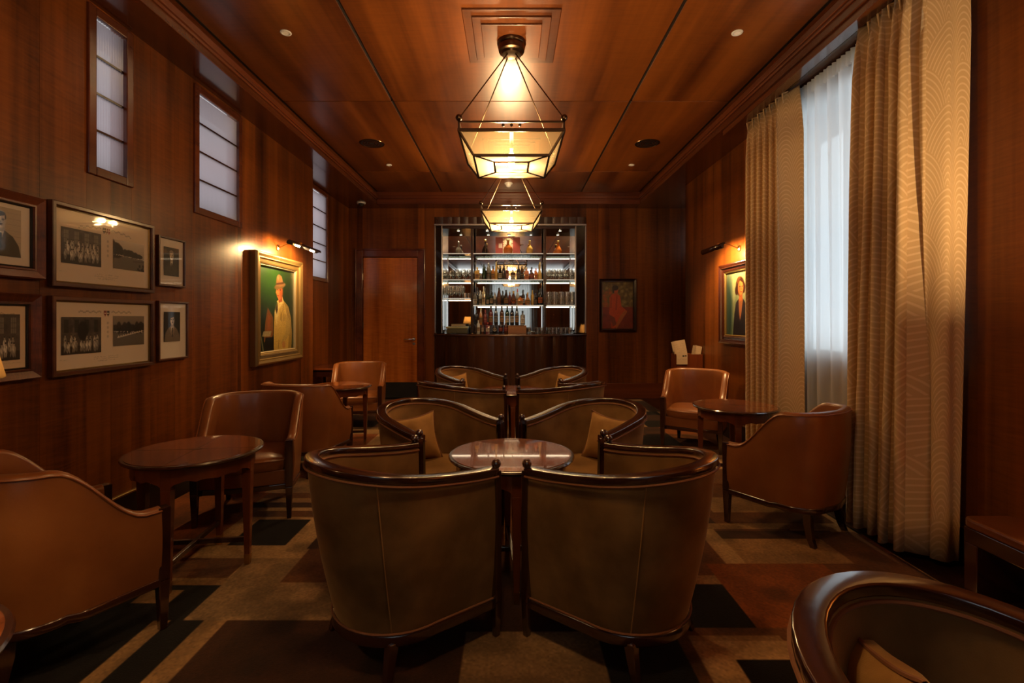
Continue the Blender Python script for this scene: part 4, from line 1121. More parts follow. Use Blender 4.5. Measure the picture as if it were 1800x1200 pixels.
# ------------------------------------------------------------------ round tables
def round_table(label, loc, rz):
    t = thing('round_table', label, 'table', loc, rz, 'round mahogany side tables')
    m = MB(); m.lathe([(.0001,.553),(.268,.553),(.284,.556),(.292,.562),(.294,.568),(.290,.574),(.276,.5745)], 56); m.build('top_moulding', M_rail, t)
    m = MB(); m.lathe([(.278,.570),(.278,.5762),(.0001,.5762)], 56, smooth=False); m.build('tabletop', M_top, t)
    m = MB()
    for a in (0, PI/2): 
        c, s_ = math.cos(a), math.sin(a); q = Matrix.Rotation(a, 4, 'Z')
        m.box(-.276, .276, -.0012, .0012, .5755, .5766, q)
    m.add([(.032,0,.5768),(0,.018,.5768),(-.032,0,.5768),(0,-.018,.5768)], [(0,1,2,3)])
    m.build('inlay', M_dark, t)
    rows = []; N_ = 96
    for i in range(N_):
        a = 2*PI*i/N_; f = (a % (PI/2))/(PI/2); d = min(f, 1-f)*2      # 0 at a leg, 1 midway
        zb = .470 + .018*ease(.08, .20, d) + .010*math.sin(PI*ease(.2, .62, d))*1.0 + .006*ease(.62, .66, d) - .006*ease(.85, 1, d)
        r_ = .255
        rows.append([(r_*math.cos(a), r_*math.sin(a), zb), (r_*math.cos(a), r_*math.sin(a), .555), ((r_-.018)*math.cos(a), (r_-.018)*math.sin(a), .555), ((r_-.018)*math.cos(a), (r_-.018)*math.sin(a), zb)])
    m = MB(); m.grid(rows, True, closed_u=True, closed_v=True); m.build('apron', M_table, t, angle=50)
    for k in range(4):
        a = k*PI/2; c, s_ = math.cos(a), math.sin(a)
        m = MB(); m.frustum((.236*c, .236*s_, .055), .0125, (.236*c, .236*s_, .46), .0205); m.frustum((.236*c, .236*s_, .46), .0205, (.236*c, .236*s_, .552), .0205)
        lg = m.build('leg', M_table, t, bevel=.002)
        m = MB(); m.frustum((.236*c, .236*s_, .008), .0115, (.236*c, .236*s_, .058), .0135); m.build('foot_cap', M_brass, lg)
    for a in (0, PI/2):
        m = MB(); m.box(-.228, .228, -.009, .009, .118+.0005*(a > 0), .140+.0005*(a > 0), Matrix.Rotation(a, 4, 'Z')); m.build('stretcher', M_rail, t, bevel=.002)
    return t
T = [((0, 2.27, 0), R(5), 'round mahogany table in the middle foreground between four barrel chairs'),
     ((0, 4.33, 0), R(3), 'round mahogany table between the four barrel chairs nearest the bar'),
     ((-1.526, 2.34, 0), R(7), 'round mahogany table by the framed photographs, nearer on the left'),
     ((-1.640, 4.62, 0), R(7), 'round mahogany table before the far left armchair near the door'),
     ((1.637, 3.54, 0), R(-20), 'round mahogany table beside the curtains on the right')]
r0 = round_table(T[0][2], T[0][0], T[0][1])
for loc, rz, lab in T[1:]: dup(r0, loc, rz, lab)
dup(r0, (-1.24, .80, 0), R(20), 'round mahogany table with a lamp in the lower left corner')

# table lamp at the left edge, and the lamp near the right wall that the mirror shows
def table_lamp(label, loc, power, up=0.0):
    t = thing('table_lamp', label, 'lamp', loc, 0, 'shaded table lamps')
    m = MB(); m.lathe([(.0001,0),(.075,0),(.078,.010),(.070,.018),(.030,.026),(.018,.045),(.026,.10),(.034,.16),(.026,.22),(.014,.26),(.012,.40),(.0001,.40)], 24); m.build('lamp_base', M_brass, t)
    m = MB(); m.lathe([(.155,.485),(.152,.490),(.105,.710),(.108,.710),(.157,.485)], 36); m.build('lamp_shade', M_shade, t)
    m = MB(); m.ball((0,0,.54), .030, 14, 8, 1.2); b = m.build('bulb', M_bulb, t)
    m = MB(); m.tube([(0,0,.39),(0,0,.51)], .010, 8); m.build('lamp_stem', M_brass, t)
    light('lamp_glow', 'POINT', (0, 0, .665), power, WARM, .035, t)
    return t
table_lamp('lit table lamp with cream shade cut by the left picture edge', (-1.292, 1.02, .583), LAMP_W)

# low bench by the right wall
t = thing('low_bench', 'low dark bench with rounded brown leather top by the right wall', 'bench', (2.085, 1.62, 0))
m = MB(); pr = rprof(-.120, .112, -.50, .50, .045, 5); m.prism(pr, .305, .345); m.build('leather_top', leather('bench_leather', (.16,.050,.016), (.11,.032,.010)), t, bevel=.010)
m = MB(); m.box(-.112, .105, -.49, .49, .238, .303); m.build('apron', M_rail, t, bevel=.004)
for y0 in (-.49, -.02, .43):
    m = MB(); m.box(-.112, .105, y0, y0+.06, .0, .238); m.build('end_panel', M_rail, t, bevel=.004)
m = MB(); m.box(.085, .105, -.43, .43, .02, .238); m.build('back_panel', M_dark, t)
table_lamp('lit table lamp on the low bench, beyond the right picture edge', (2.06, 1.22, .347), LAMP_W*7)

# magazine stand with newspapers
t = thing('magazine_stand', 'tall narrow dark wooden magazine stand in the far right corner', 'magazine stand', (2.05, 5.66, .009))
m = MB(); m.box(-.150,.150,-.10,-.085,0,.795); m.build('front_panel', M_table, t, bevel=.003)
m = MB(); m.box(-.150,.150,.085,.10,0,.795); m.build('back_panel', M_table, t, bevel=.003)
for sx in (-1, 1):
    m = MB(); m.box(*sorted((sx*.150, sx*.135)), -.085, .085, 0, .795); m.build('side_panel', M_table, t, bevel=.003)
m = MB(); m.box(-.135,.135,-.085,.085,.52,.535); m.build('shelf', M_table, t)
def news(seed, masthead=False):
    random.seed(seed); a = canvas(160, 120, (.62,.52,.42))
    if masthead:
        poly(a, [(.54,.70),(.72,.70),(.72,.84),(.54,.84)], (.12,.09,.07)); poly(a, [(.76,.72),(.92,.72),(.92,.84),(.76,.84)], (.14,.10,.08)); scribble(a, .08, .5, .74, 9, (.3,.24,.2), .08, .6); scribble(a, .06, .94, .40, 16, (.16,.12,.1), .14, .9); scribble(a, .1, .9, .18, 18, (.3,.24,.2), .05, .7)
    else:
        for k in range(14): scribble(a, .08, .92, .08 + k*.062, 20, (.3,.25,.2), .03, .6)
    return blur(a)
def paper(name, label, w_, h, seed, loc, rot, mast=False, fold=.03):
    tt = thing(name, label, 'newspaper', loc, 0, 'newspapers in the magazine stand'); tt.rotation_euler = rot
    m = MB(); mm, _, _ = image_mat('newsprint', news(seed, mast), .8)
    n = 8; uvs = []
    for yv in (-.006, .006):
        rows = []
        for i in range(n+1):
            x = -w_/2 + w_*i/n
            rows.append([(x, yv + fold*math.sin(PI*i/n)*(k/4)**2, h*k/4) for k in range(5)]); uvs += [(i/n, k/4) for k in range(5)]
        m.grid(rows)
    m.build('folded_pages', mm, tt, uvs=uvs); return tt
paper('newspaper', 'newspaper with dark masthead hanging over the front of the magazine stand', .125, .125, 1, (1.955, 5.548, .690), (0,0,0), True, .0)
paper('newspaper', 'tallest rolled newspaper standing at the back of the magazine stand', .17, .42, 2, (2.035, 5.68, .540), (R(-4), R(-10), R(8)), False, .05)
paper('newspaper', 'newspaper leaning right in the magazine stand', .10, .36, 3, (2.115, 5.66, .540), (R(3), R(9), R(-14)), False, .04)
paper('newspaper', 'short newspaper at the left side of the magazine stand', .10, .31, 4, (1.975, 5.64, .540), (R(-3), R(-6), R(14)), False, .03)
paper('newspaper', 'slim newspaper between two others in the magazine stand', .06, .37, 5, (2.09, 5.63, .540), (R(-2), R(14), R(5)), False, .02)

# console table in the recess
t = thing('console_table', 'small dark red console table in the recess left of the far armchair', 'table', (-2.29, 6.06, 0))
m = MB(); m.box(-.19,.19,-.32,.32,.600,.625); m.build('tabletop', M_table, t, bevel=.006)
m = MB(); m.box(-.17,.17,-.30,.30,.52,.600); m.build('apron', M_rail, t)
for sx in (-1,1):
    for sy in (-1,1):
        m = MB(); m.frustum((sx*.155, sy*.285, .008), .013, (sx*.155, sy*.285, .53), .020); m.build('leg', M_rail, t)

# ------------------------------------------------------------------ the bar
BX0, BX1 = -1.175, 1.140; BCX = (BX0+BX1)/2
YM = 7.76
bk = thing('back_bar', 'tall mirrored back bar with glass shelves and chrome strips', 'bar shelving', (BCX, D, 0))
def bb(name, boxes, mat, par=bk, bevel=0.0):
    m = MB()
    for x0, x1, y0, y1, z0, z1 in boxes: m.box(x0-BCX, x1-BCX, y0-D, y1-D, z0, z1)
    return m.build(name, mat, par, bevel=bevel)
bb('carcass_side', [(BX0+.0, BX0+.018, D+.0, YM, 0, 2.77)], M_bar); bb('carcass_side', [(BX1-.018, BX1, D+.0, YM, 0, 2.77)], M_bar)
bb('carcass_top', [(BX0+.018, BX1-.018, D+.02, YM, 2.60, 2.64)], M_bar)
bb('carcass_back', [(BX0, BX1, YM+.006, YM+.03, 0, 2.77)], M_black)
for a, b in ((-1.062, -.627), (-.592, .494), (.538, .985)):
    bb('mirror_panel', [(a-.015, b+.015, YM-.004, YM+.004, 1.0, 2.60)], M_mirror)
M_bglass = plain('black_glass', (.012,.009,.008), .05, 0, Coat_Weight=1.0)
bb('side_panel', [(BX0+.018, -1.075, D+.012, D+.030, 1.0, 2.645)], M_bglass); bb('side_panel', [(.985, BX1-.018, D+.012, D+.030, 1.0, 2.645)], M_bglass)
for x in (BX0+.006, -1.068, .984, BX1-.006): bb('chrome_strip', [(x-.006, x+.006, D-.012, D+.030, 1.0, 2.655)], M_steel, bevel=.002)
for x in (-1.062, .978): bb('side_mirror', [(x-.004, x+.004, D+.03, YM-.004, 1.0, 2.60)], M_mirror)
bb('top_rail', [(BX0-.005, BX1+.005, D-.020, D+.02, 2.640, 2.665)], M_steel, bevel=.003)
for k in range(18):
    x0 = BX0 + (BX1-BX0)*k/18; x1 = BX0 + (BX1-BX0)*(k+1)/18; rows = []
    for i in range(5):
        q = i/4; rows.append([(x0+(x1-x0)*q-BCX, -.004-.006*math.sin(PI*q), z) for z in (2.665, 2.772)])
    m = MB(); m.grid(rows); m.build('fascia_flute', M_bar, bk)
for x in (-.6095, .516):
    bb('post', [(x-.017, x+.017, D+.045, D+.075, 1.0, 2.60)], M_dark, bevel=.002)
    bb('post_strip', [(x-.017, x-.011, D+.040, D+.046, 1.0, 2.60), (x+.011, x+.017, D+.040, D+.046, 1.0, 2.60)], M_bronze)
SH = {}
for nm, a, b, z in (('top', -1.055, -.632, 2.225), ('top', -.588, .490, 2.225), ('top', .542, .972, 2.225),
                    ('upper', -1.055, -.632, 1.822), ('upper', -.588, .490, 1.822), ('upper', .542, .972, 1.822),
                    ('lower', -1.055, -.632, 1.533), ('middle', -.588, .490, 1.425), ('middle', .542, .972, 1.425)):
    sh = bb('glass_shelf', [(a, b, D+.06, YM-.006, z-.010, z)], M_shelf)
    m = MB(); m.box(a-BCX, b-BCX, .054, .060, z-.011, z+.001); m.build('shelf_edge', emis('emissive_glass_edge', (.80,.78,.68), .45), sh)  # edge emits in place of the light caught in the glass
    l = light('shelf_fill_light', 'AREA', ((a+b)/2-BCX, .063, z+.0), .55*(b-a), (1.0,.82,.58), parent=bk, shape='RECTANGLE', size=(b-a)*.95, size_y=.012); l.rotation_euler = (R(40), 0, 0); l.location.z = z - .014  # fill light added under each shelf to brighten the bottles
for x, z0, z1, st in ((-1.030, 1.04, 1.52, 0), (-.585, 1.03, 1.42, 0), (.486, 1.03, 1.42, 0), (.955, 1.04, 1.42, 0)):
    bb('led_strip', [(x-.006, x+.006, YM-.03, YM-.012, z0, z1)], M_led)
for x in (-.83, -.38, -.04, .32, .76):
    m = MB(); m.lathe([(.0001,0),(.024,0),(.026,-.006),(.020,-.008),(.0001,-.008)], 16, x-BCX, .17, 2.60); h = m.build('spot_housing', M_steel, bk)
    m = MB(); m.lathe([(.0001,-.009),(.017,-.009)], 14, x-BCX, .17, 2.60); m.build('spot_lens', M_spot, h)
    l = light('bar_spot', 'SPOT', (x-BCX, .17, 2.585), 16.0, (1.0,.76,.46), .015, bk, spot_size=R(100), spot_blend=.7)
bb('riser_shelf', [(-.588, .20, YM-.115, YM-.008, 1.0, 1.118)], M_bar, bevel=.002)

# counter with convex front of ten panels
ct = thing('bar_counter', 'dark convex bar counter with ten fluted front panels', 'bar counter', (BCX, D, 0))
hwid = (BX1-BX0)/2 - .004; SAG = .50
def arcpt(q, off=0.0):
    x = -hwid + 2*hwid*q; rad = (hwid**2 + SAG**2)/(2*SAG); y = -(math.sqrt(rad**2 - x**2) - (rad - SAG))
    nx, ny = x/rad, -math.sqrt(max(1-(x/rad)**2, 0)); return (x + nx*off, y + ny*off - .02, nx, ny)
qs = [0, .075, .17, .275, .40, .53, .655, .77, .865, .935, 1.0]
for k in range(10):
    rows = []
    for i in range(7):
        q = qs[k] + (qs[k+1]-qs[k])*i/6; b = .020*math.sin(PI*i/6)
        x, y, nx, ny = arcpt(q, b-.012); rows.append([(x, y, .06), (x, y, .962)])
    m = MB(); m.grid(rows); m.build('front_panel', M_bar, ct)
m = MB(); m.prism([arcpt(q/24, -.03)[:2] for q in range(25)], .009, .06); m.build('plinth', M_black, ct)
m = MB(); m.prism([arcpt(q/24, -.016)[:2] for q in range(25)], .06, .955); m.build('carcass', M_black, ct)
m = MB(); m.prism([arcpt(q/40, .014)[:2] for q in range(41)] + [(hwid-.02, .35), (-hwid+.02, .35)], .962, .994); m.build('counter_top', wood('counter_top_wood', (.055,.020,.010),(.020,.008,.005),'X', rough=.12, coat=1, coat_rough=.04), ct, bevel=.004)
m = MB(); m.tube([arcpt(q/40, .016)[:2] + (.978,) for q in range(41)], .0045, 6); m.build('metal_edge', M_steel, ct)

# ------------------------------------------------------------------ bottles and glasses
ORD = ['first','second','third','fourth','fifth','sixth','seventh','eighth','ninth','tenth','eleventh','twelfth','thirteenth','fourteenth','fifteenth','sixteenth','seventeenth','eighteenth','nineteenth']
GM = {}
def gmat(nm, c, rough=.06, coat=.6, trans=0.0):
    if nm not in GM: GM[nm] = plain('bottle_'+nm, c, rough, 0, Coat_Weight=coat, Transmission_Weight=trans)
    return GM[nm]
G = {'black': gmat('black_glass', (.008,.007,.007)), 'dark': gmat('dark_glass', (.020,.012,.008)), 'green': gmat('green_glass', (.010,.028,.012)), 'amber': gmat('amber_liquor', (.40,.14,.025)),
     'red': gmat('red_glass', (.11,.014,.010)), 'brown': gmat('brown_glass', (.075,.026,.010)), 'orange': gmat('orange_liquor', (.52,.15,.03)), 'gold': gmat('gold_liquor', (.55,.33,.09)), 'pink': gmat('pink_liquor', (.48,.17,.08)),
     'clear': gmat('pale_spirit', (.42,.40,.35)), 'grey': gmat('smoked_spirit', (.16,.145,.125)), 'yellow': gmat('yellow_spirit', (.50,.42,.24))}
LB = {'tan': (.50,.34,.17), 'white': (.62,.57,.50), 'grey': (.36,.33,.30), 'orange': (.62,.30,.10), 'black': (.02,.02,.02), 'gold': (.55,.40,.15), 'red': (.40,.05,.03), 'cream': (.60,.50,.36), 'blue': (.05,.06,.16)}
LBM = {}
def lmat(c, kind):
    if (c, kind) in LBM: return LBM[(c, kind)]
    a = canvas(60, 60, LB[c]); dk = (.08,.06,.05) if c not in ('black','blue','red') else (.60,.52,.40)
    poly(a, [(.12,.62),(.88,.62),(.88,.78),(.12,.78)], dk, .75); poly(a, [(.2,.2),(.8,.2),(.8,.25),(.2,.25)], dk, .7); poly(a, [(.25,.32),(.75,.32),(.75,.36),(.25,.36)], dk, .6)
    ell(a, .5, .47, .10, .07, (.45,.10,.05), 0, .7)
    LBM[(c, kind)] = image_mat('label_print', blur(a), .55)[0]; return LBM[(c, kind)]
PROF = {   # body half width r and height h; unit profile
    'wine':   lambda r, h: [(.0001,0),(r*.92,0),(r,.006),(r,h*.60),(r*.92,h*.66),(r*.45,h*.75),(r*.34,h*.80),(r*.33,h*.95),(.0001,h*.95)],
    'slope':  lambda r, h: [(.0001,0),(r*.92,0),(r,.006),(r,h*.48),(r*.85,h*.60),(r*.42,h*.80),(r*.32,h*.88),(r*.32,h*.95),(.0001,h*.95)],
    'square': lambda r, h: [(.0001,0),(r*.95,0),(r,.005),(r,h*.66),(r*.9,h*.70),(r*.36,h*.75),(r*.34,h*.92),(.0001,h*.92)],
    'round':  lambda r, h: [(.0001,0),(r*.70,0),(r*.90,h*.10),(r,h*.26),(r*.92,h*.42),(r*.55,h*.56),(r*.28,h*.64),(r*.26,h*.90),(.0001,h*.90)],
    'bell':   lambda r, h: [(.0001,0),(r,0),(r,h*.12),(r*.92,h*.30),(r*.62,h*.48),(r*.30,h*.60),(r*.24,h*.88),(.0001,h*.88)],
    'slim':   lambda r, h: [(.0001,0),(r*.95,0),(r,.005),(r,h*.70),(r*.45,h*.78),(r*.36,h*.95),(.0001,h*.95)]}
def bottle(label, shape, gl, x, y, z, r, h, cap='black', lab=None, lz=(.14,.46), group='', diamond=False, roundl=False, name='bottle'):
    t = thing(name, label, 'bottle', (x, y, z), 0, group)
    pr = PROF[shape](r, h); seg = 4 if shape == 'square' else 18
    m = MB()
    if shape == 'square':
        rows = []
        for k in range(24):
            a = 2*PI*k/24; c, s_ = math.cos(a), math.sin(a); sq = 1/max(abs(c), abs(s_))**.82
            rows.append([(min(pp, 9)*c*(sq if pp > r*.6 else 1), pp*s_*(sq if pp > r*.6 else 1)*.8, zz) for pp, zz in pr])
        m.grid(rows, True, closed_u=True)
    else: m.lathe(pr, 18)
    m.build('glass_body', G[gl], t, angle=50)
    nr = r*(.38 if shape not in ('round','bell') else .32)
    m = MB(); z0 = h*(.80 if shape in ('wine','slope') else .86); m.lathe([(nr,z0),(nr*1.02,h*.985),(nr*.8,h),(.0001,h)], 14)
    m.build('cap', plain('cap_'+cap, LB.get(cap, (.03,.02,.02)), .3, .6 if cap == 'gold' else 0) if cap not in CAPS else CAPS[cap], t)
    if lab:
        m = MB(); z0, z1 = h*lz[0], h*lz[1]; mm = lmat(lab, 0)
        if shape == 'square':
            yy_ = -r*.80-.0012; m.add([(-r*.82,yy_,z0),(r*.82,yy_,z0),(r*.82,yy_,z1),(-r*.82,yy_,z1)], [(0,1,2,3)]); u_ = UVQ
        elif diamond or roundl:
            n = 4 if diamond else 16; cz = (z0+z1)/2; hh = (z1-z0)/2
            pts = [(r*.85*math.sin(2*PI*k/n), hh*math.cos(2*PI*k/n)) for k in range(n)]
            m.add([(px, -math.sqrt(max((r*1.03)**2-px*px, 0))-.001, cz+pz) for px, pz in pts] + [(0, -r*1.04, cz)], [(k, (k+1) % n, n) for k in range(n)]); u_ = [(.5+.5*px/(r*.85), .5+.5*pz/hh) for px, pz in pts] + [(.5,.5)]
        else:
            n = 8; rr = r*1.02+.0006; rows = []; u_ = []
            for k in range(n+1):
                a = R(-90-66+132*k/n); rows.append([(rr*math.cos(a), rr*math.sin(a), z0), (rr*math.cos(a), rr*math.sin(a), z1)]); u_ += [(k/n, 0), (k/n, 1)]
            m.grid(rows)
        m.build('bottle_label', mm, t, uvs=u_)
    return t
CAPS = {k: plain('cap_'+k, v, .35, .5 if k == 'gold' else 0) for k, v in LB.items()}
CAPS['silver'] = M_steel
S = 850.0
def bx_at(px, y): return (px-899)*y/S
U = [ # px, shape, glass, radius, height, cap, label colour, what
 (838.7,'square','gold',.037,.20,'gold','tan','square gold liquor bottle with tan label'), (850.5,'slim','green',.026,.25,'black',None,'dark green bottle'),
 (858.5,'slim','grey',.034,.275,'silver','grey','tall bottle with long grey label'), (866.5,'wine','amber',.028,.22,'black','tan','amber bottle with low tan label'),
 (872.0,'slope','gold',.022,.285,'gold',None,'slender gold bottle'), (879.0,'slope','black',.033,.23,'black','white','black bottle with white emblem label'),
 (885.5,'wine','dark',.026,.265,'black',None,'tall dark bottle'), (891.5,'square','red',.024,.22,'black','red','reddish brown square bottle'),
 (901.5,'square','black',.036,.17,'black','white','broad squat bottle with pale label'), (911.5,'wine','dark',.028,.245,'black','grey','dark bottle with grey label'),
 (917.5,'slim','brown',.024,.24,'gold','black','brown bottle with black label'), (925.5,'square','pink',.036,.205,'cream','orange','square peach coloured bottle'),
 (934.5,'round','brown',.040,.20,'black','red','round brown decanter bottle'), (942.0,'square','orange',.026,.185,'red','orange','small orange square bottle'), (949.0,'bell','gold',.030,.285,'gold',None,'tall gilt stoppered bottle')]
for k, (px, sh, g, r, h, cp_, lb, what) in enumerate(U):
    y = 7.56 + .025*((k*7) % 3); bottle(f'{what}, {ORD[k]} from left on the upper bottle shelf', sh, g, bx_at(px, y), y, 1.823, r, h, cp_, lb, group='bottles on the upper bar shelf')
MID = [(835.0,'slim','grey',.030,.205,'black','white','bottle with white label',0), (839.0,'wine','black',.026,.29,'black',None,'tall black bottle',1), (844.0,'slim','clear',.026,.235,'silver','grey','pale bottle with grey label',1), (850.0,'square','yellow',.026,.295,'silver','cream','tall pale yellow square bottle',0),
 (857.0,'slim','green',.022,.19,'black','white','small green bottle',0), (863.5,'wine','green',.026,.23,'black','cream','green bottle with cream label',0), (869.6,'slim','clear',.022,.20,'silver','grey','slim clear bottle',0), (877.0,'slope','brown',.037,.275,'black','cream','sloping brown bottle with diamond label',0),
 (883.5,'wine','dark',.025,.235,'black',None,'dark wine shaped bottle',1), (889.5,'slope','dark',.036,.24,'black','tan','dark bottle with tan label',0), (896.0,'slim','red',.024,.22,'gold',None,'slim red bottle',1), (902.5,'slope','brown',.038,.225,'gold','orange','brown bottle with round label',0),
 (909.5,'wine','clear',.025,.265,'red','white','clear bottle with red cap',1), (914.5,'square','orange',.040,.155,'black','gold','squat orange bottle with gold label',0), (919.5,'wine','dark',.026,.25,'black','white','dark bottle with long neck',1), (927.5,'round','amber',.042,.20,'gold','gold','round amber bottle',0),
 (936.0,'slim','gold',.020,.24,'gold',None,'slender golden bottle',1), (941.0,'slim','black',.028,.185,'blue','grey','short black bottle',0), (949.5,'wine','black',.035,.265,'black','orange','black bottle with orange label',0)]
for k, (px, sh, g, r, h, cp_, lb, what, bkk) in enumerate(MID):
    y = 7.545 + .085*bkk; bottle(f'{what}, {ORD[k]} from left on the middle bottle shelf', sh, g, bx_at(px, y), y, 1.426, r, h, cp_, lb, group='bottles on the middle bar shelf', diamond=(k == 7), roundl=(k == 11 or k == 15))
BACK = [(836.5,'wine','black',.028,.245,'black',None,'black bottle'), (845.0,'slope','amber',.027,.27,'gold','tan','amber bottle'), (853.0,'wine','red',.028,.245,'red','red','dark red bottle'), (862.7,'wine','red',.032,.315,'black','tan','tall red bottle'),
 (871.5,'slope','black',.030,.315,'black','grey','tall black bottle'), (882.0,'wine','brown',.032,.315,'black','tan','tall brown bottle'), (891.5,'wine','green',.033,.31,'black','white','tall green bottle'), (900.0,'wine','black',.033,.305,'black','white','tall black bottle with white label'), (908.5,'slope','dark',.031,.315,'black','tan','tall dark bottle with tan label'), (918.7,'square','grey',.037,.225,'black','white','square bottle with white label')]
for k, (px, sh, g, r, h, cp_, lb, what) in enumerate(BACK):
    y = YM - .062; bottle(f'{what}, {ORD[k]} from left in the back row on the riser', sh, g, bx_at(px, y), y, 1.119, r, h, cp_, lb, group='back row of bottles on the riser')
FR = [(840.7,'slim','clear',.027,.20,'cream','cream','pale bottle with cream label'), (848.0,'slim','brown',.022,.165,'black','white','small brown bottle'), (857.3,'square','red',.032,.165,'red','white','broad red bottle with white label'), (869.5,'round','black',.036,.175,'black','white','round black bottle with white disc label'),
 (880.0,'wine','dark',.032,.18,'black','red','dark bottle with red label'), (889.3,'slope','brown',.032,.195,'gold','red','brown bottle with gold cap')]
for k, (px, sh, g, r, h, cp_, lb, what) in enumerate(FR):
    y = YM - .165; bottle(f'{what}, {ORD[k]} from left in the front counter row', sh, g, bx_at(px, y), y, .995, r, h, cp_, lb, group='front row of bottles on the counter', roundl=(k == 3))
for px, sh, g, r, h, cp_, what in [(806,'bell','grey',.052,.20,'silver','clear crystal decanter with stopper on the top shelf, far left'), (853,'bell','dark',.052,.23,'gold','dark amber decanter on the top shelf left of the red case'), (893,'round','orange',.072,.235,'gold','round orange cognac decanter before the red case on the top shelf'), (931,'round','gold',.052,.215,'gold','gilt round decanter on the top shelf right of the red case'), (981,'bell','orange',.062,.21,'gold','amber decanter on the top shelf, far right')]:
    bottle(what, sh, g, bx_at(px, 7.56), 7.56, 2.226, r, h, cp_, None, group='decanters on the top bar shelf', name='decanter')
# red presentation case
t = thing('presentation_case', 'red open presentation case standing behind the round orange decanter', 'box', (bx_at(892.5, 7.66), 7.68, 2.226))
m = MB(); m.box(-.195,.195,-.012,.05,0,.285); m.build('case_back', plain('red_case', (.17,.012,.010), .5), t, bevel=.004)
a = canvas(90, 60, (.60,.50,.40))
random.seed(3)
for k in range(60): ell(a, random.random(), random.random(), .05, .03, random.choice([(.25,.12,.08),(.75,.68,.58),(.4,.3,.25)]), random.random()*3, .7)
quad(-.080, .080, .0, .27, -.0135).build('case_lining', image_mat('case_lining', blur(a), .6)[0], t, uvs=UVQ)
quad(-.145, -.090, .115, .185, -.0135).build('case_plaque', plain('case_plaque', (.42,.32,.26), .5), t)
# glasses
def glass(kind, label, x, y, z, group):
    t = thing(kind, label, 'glass', (x, y, z), 0, group); m = MB()
    if kind == 'wine_glass':
        m.lathe([(.0001,.003),(.030,.002),(.031,.0),(.0001,0)], 16); m.build('foot', M_clear, t)
        m = MB(); m.lathe([(.005,.002),(.0035,.03),(.004,.065)], 10); m.build('stem', M_clear, t)
        m = MB(); m.lathe([(.004,.065),(.025,.078),(.038,.105),(.037,.135),(.029,.170)], 18); m.build('bowl', M_clear, t)
    elif kind == 'flute_glass':
        m.lathe([(.0001,.003),(.026,.002),(.027,0),(.0001,0)], 14); m.build('foot', M_clear, t)
        m = MB(); m.lathe([(.004,.002),(.0032,.03),(.004,.06)], 10); m.build('stem', M_clear, t)
        m = MB(); m.lathe([(.004,.06),(.018,.085),(.024,.13),(.021,.205)], 16); m.build('bowl', M_clear, t)
    elif kind == 'beer_glass':
        m.lathe([(.0001,.004),(.028,.004),(.030,.0),(.022,.02),(.032,.075),(.037,.12),(.031,.17),(.030,.215)], 16); m.build('bowl', M_clear, t)
        m = MB(); m.lathe([(.0001,.018),(.022,.02),(.020,.012),(.0001,.012)], 12); m.build('thick_base', M_clear, t)
    else:
        m.lathe([(.0001,.010),(.030,.010),(.034,.085),(.037,.085),(.033,.0),(.0001,0)], 18); m.build('bowl', M_clear, t)
        m = MB(); m.lathe([(.0335,.018),(.0355,.055)], 12, smooth=False); m.build('cut_band', M_clear, t)
    return t
for nm, kind, px0, zz, bay, dep in (('upper left bay', 'wine_glass', [782,791.5,803,814.5,825], 1.823, 'left', 7.55), ('upper right bay', 'wine_glass', [964,973,982.5,992,1003], 1.823, 'right', 7.55),
                               ('lower left bay', 'flute_glass', [782,788.5,796,803,809.5], 1.534, 'left', 7.55), ('lower right bay', 'beer_glass', [964,974,986,996,1005], 1.426, 'right', 7.55)):
    for k, px in enumerate(px0): glass(kind, f'{kind.replace("_", " ")}, {ORD[k]} from left in the front row of the {nm}', bx_at(px, dep), dep, zz, f'glasses in the {nm}')
    for k, px in enumerate(px0): glass(kind, f'{kind.replace("_", " ")}, {ORD[k]} from left in the back row of the {nm}', bx_at(px+3.5, dep+.11), dep+.11, zz, f'glasses in the {nm}')
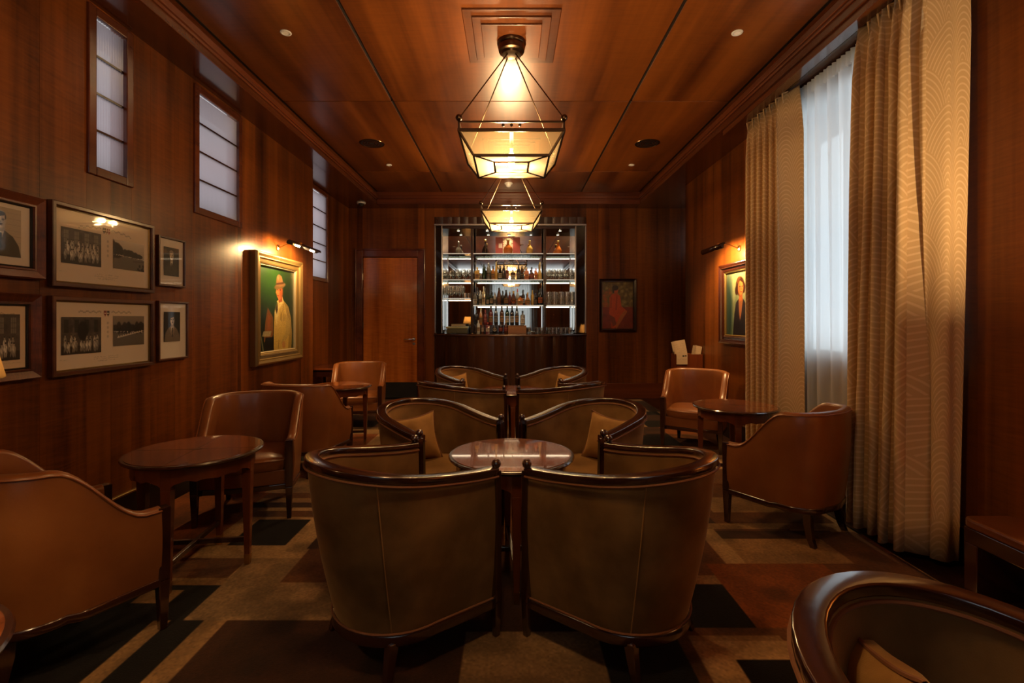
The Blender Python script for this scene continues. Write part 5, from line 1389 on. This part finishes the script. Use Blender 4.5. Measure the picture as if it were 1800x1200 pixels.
for k, px in enumerate((817, 824)): glass('tumbler', f'low tumbler, {["left","right"][k]} one of the pair beside the flutes', bx_at(px, 7.55), 7.55, 1.534, 'glasses in the lower left bay')
for k, px in enumerate((929.5, 945, 952, 964.5, 971, 978, 986, 993.5, 1001)):
    glass('tumbler', f'clear cut tumbler, {ORD[k]} from left on the right counter end', bx_at(px, 7.58 + .05*(k % 2)), 7.58 + .05*(k % 2), .995, 'tumblers on the counter')
# other things on the counter
t = thing('wooden_box', 'plain tan wooden box on the counter before the back row of bottles', 'box', (bx_at(909, 7.52), 7.54, .995))
m = MB(); m.box(-.142,.142,-.05,.05,0,.105); m.build('box_body', wood('light_box_wood', (.34,.16,.075),(.24,.10,.045),'X', rough=.5, coat=0, vary=.02), t, bevel=.003)
m = MB(); m.box(-.144,.144,-.052,.052,.105,.116); m.build('box_lid', wood('light_box_lid', (.30,.14,.065),(.22,.09,.04),'X', rough=.5, coat=0, vary=.02), t, bevel=.003)
t = thing('menu_tray', 'olive green tray unit at the left end of the bar counter', 'tray', (bx_at(804, 7.4), 7.43, .995))
m = MB(); m.box(-.160,.160,-.10,.10,0,.070); m.build('tray_base', plain('olive_plastic', (.055,.052,.022), .4), t, bevel=.008)
m = MB(); m.box(-.168,.168,-.11,.11,.072,.104); m.build('tray_lid', plain('olive_lid', (.34,.33,.20), .35), t, bevel=.010)
t = thing('book', 'brown bound book lying on the olive tray unit', 'book', (bx_at(806, 7.45), 7.47, 1.100))
m = MB(); m.box(-.110,.110,-.06,.06,.0,.006); m.box(-.110,.110,-.06,.06,.034,.040); m.box(-.110,-.104,-.06,.06,.006,.034); m.build('cover', plain('book_cover', (.10,.06,.03), .6), t)
m = MB(); m.box(-.104,.106,-.056,.056,.006,.034); m.build('pages', plain('book_pages', (.40,.33,.24), .9), t)
t = thing('serving_tray', 'small flat steel tray between the tumblers on the counter', 'tray', (bx_at(937, 7.5), 7.52, .995))
m = MB(); m.lathe([(.0001,.006),(.046,.006),(.054,.014),(.056,.013),(.048,.0),(.0001,0)], 24); m.build('tray_dish', M_chrome, t)
